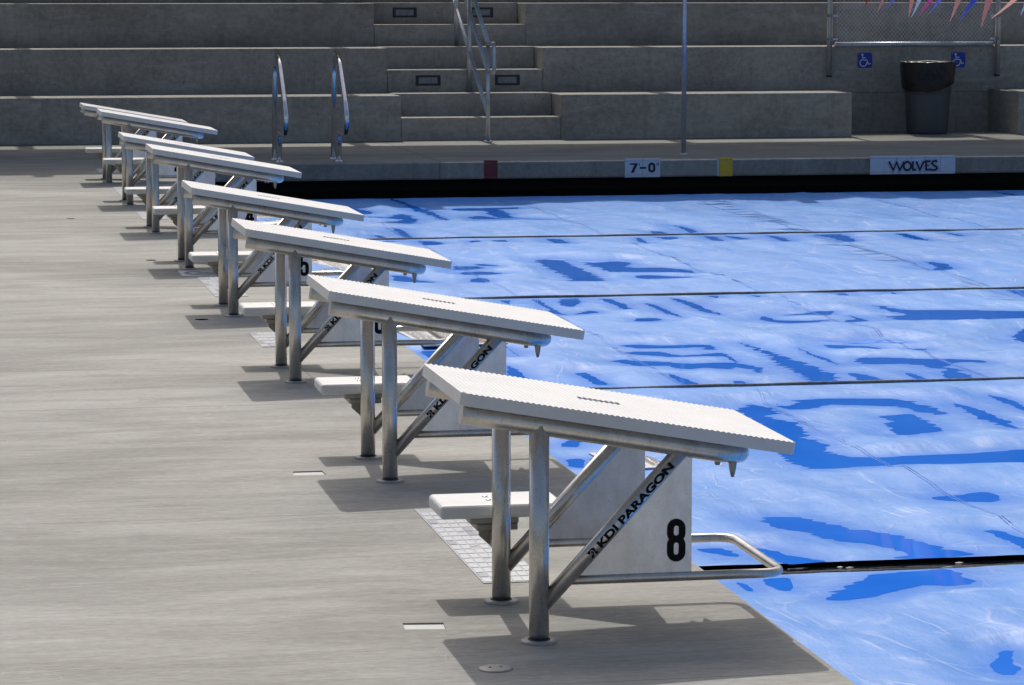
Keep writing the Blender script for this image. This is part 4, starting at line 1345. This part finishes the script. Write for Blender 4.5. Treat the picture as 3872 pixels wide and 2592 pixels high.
for i, o in enumerate(OUT):
    loop = [Vector((p.x, p.y, 0)) for p in o]
    tri = tessellate_polygon([loop])
    vs = [(p.x, p.y, ZC_ - 0.0011) for p in o]
    fs = [t if (loop[t[1]] - loop[t[0]]).cross(loop[t[2]] - loop[t[0]]).z > 0 else tuple(reversed(t)) for t in tri]
    struct(MB().add(vs, fs).build('puddle', M['puddle']))

# ------------------------------------------------------------------ foam drifting in the open gap between the panels
fm = MB()
rg = random.Random(21)
for k in range(150):
    x = 0.62 + rg.random() ** 1.2 * 3.2
    y = 1.884 + abs(rg.gauss(0, 0.022)) if rg.random() < 0.75 else 2.018 - abs(rg.gauss(0, 0.015))
    a, bb = rg.uniform(0.004, 0.028), rg.uniform(0.002, 0.007)
    n = 9
    vs = [(x + a * math.cos(q * 2 * math.pi / n) * rg.uniform(.7, 1.2), y + bb * math.sin(q * 2 * math.pi / n) * rg.uniform(.7, 1.2), -0.2632) for q in range(n)]
    vs.append((x, y, -0.2612))
    fm.add(vs, [(q, (q + 1) % n, n) for q in range(n)], True)
struct(fm.build('foam', M['foam']), 'stuff')

# ------------------------------------------------------------------ warning labels printed on the cover panels
def label_sheet(cx, cy, w, l, rz, lab, seed, coloured=True):
    t = thing('warning_label', lab, 'label', (cx, cy, ZC_ + 0.016), 'printed labels on the pool cover', rz)
    MB().box(-w / 2, w / 2, -l / 2, l / 2, -.004, .002).build('sheet', M['paper'], t)
    rg = random.Random(seed)
    g, o = MB(), MB()
    for c in range(3):
        x0 = -w / 2 + 0.02 + c * (w - 0.04) / 3
        x1 = x0 + (w - 0.04) / 3 - 0.015
        y = l / 2 - 0.03
        while y > -l / 2 + 0.02:
            b = o if coloured and (c == 2 or y > l / 2 - 0.10) else g
            e = x1 - rg.random() * (x1 - x0) * (0.35 if b is g else 0.05)
            hgt = 0.008 if b is g else 0.016
            x = x0
            if b is g:
                while x < e:
                    ww = rg.uniform(0.012, 0.032)
                    b.add([(x, y, .0035), (min(e, x + ww), y, .0035), (min(e, x + ww), y + hgt, .0035), (x, y + hgt, .0035)], [(0, 1, 2, 3)])
                    x += ww + 0.007
            else:
                b.add([(x0, y, .0035), (e, y, .0035), (e, y + hgt, .0035), (x0, y + hgt, .0035)], [(0, 1, 2, 3)])
            y -= 0.021 if b is g else 0.034
    g.build('print', M['ink_g'], t)
    if coloured:
        o.build('coloured_print', M['ink_o'], t)


label_sheet(1.160, 3.835, 0.36, 0.36, R(4), 'printed white label on the cover seen under the nearest board', 1)
label_sheet(1.085, 7.58, 0.38, 0.75, R(3), 'large printed white label on the cover beside block 6', 2)
label_sheet(1.06, 11.10, 0.36, 0.80, R(2), 'printed white label on the cover beside block 4', 3)
label_sheet(1.05, 14.6, 0.36, 0.70, R(1), 'printed white label on the cover beside the farthest blocks', 4)
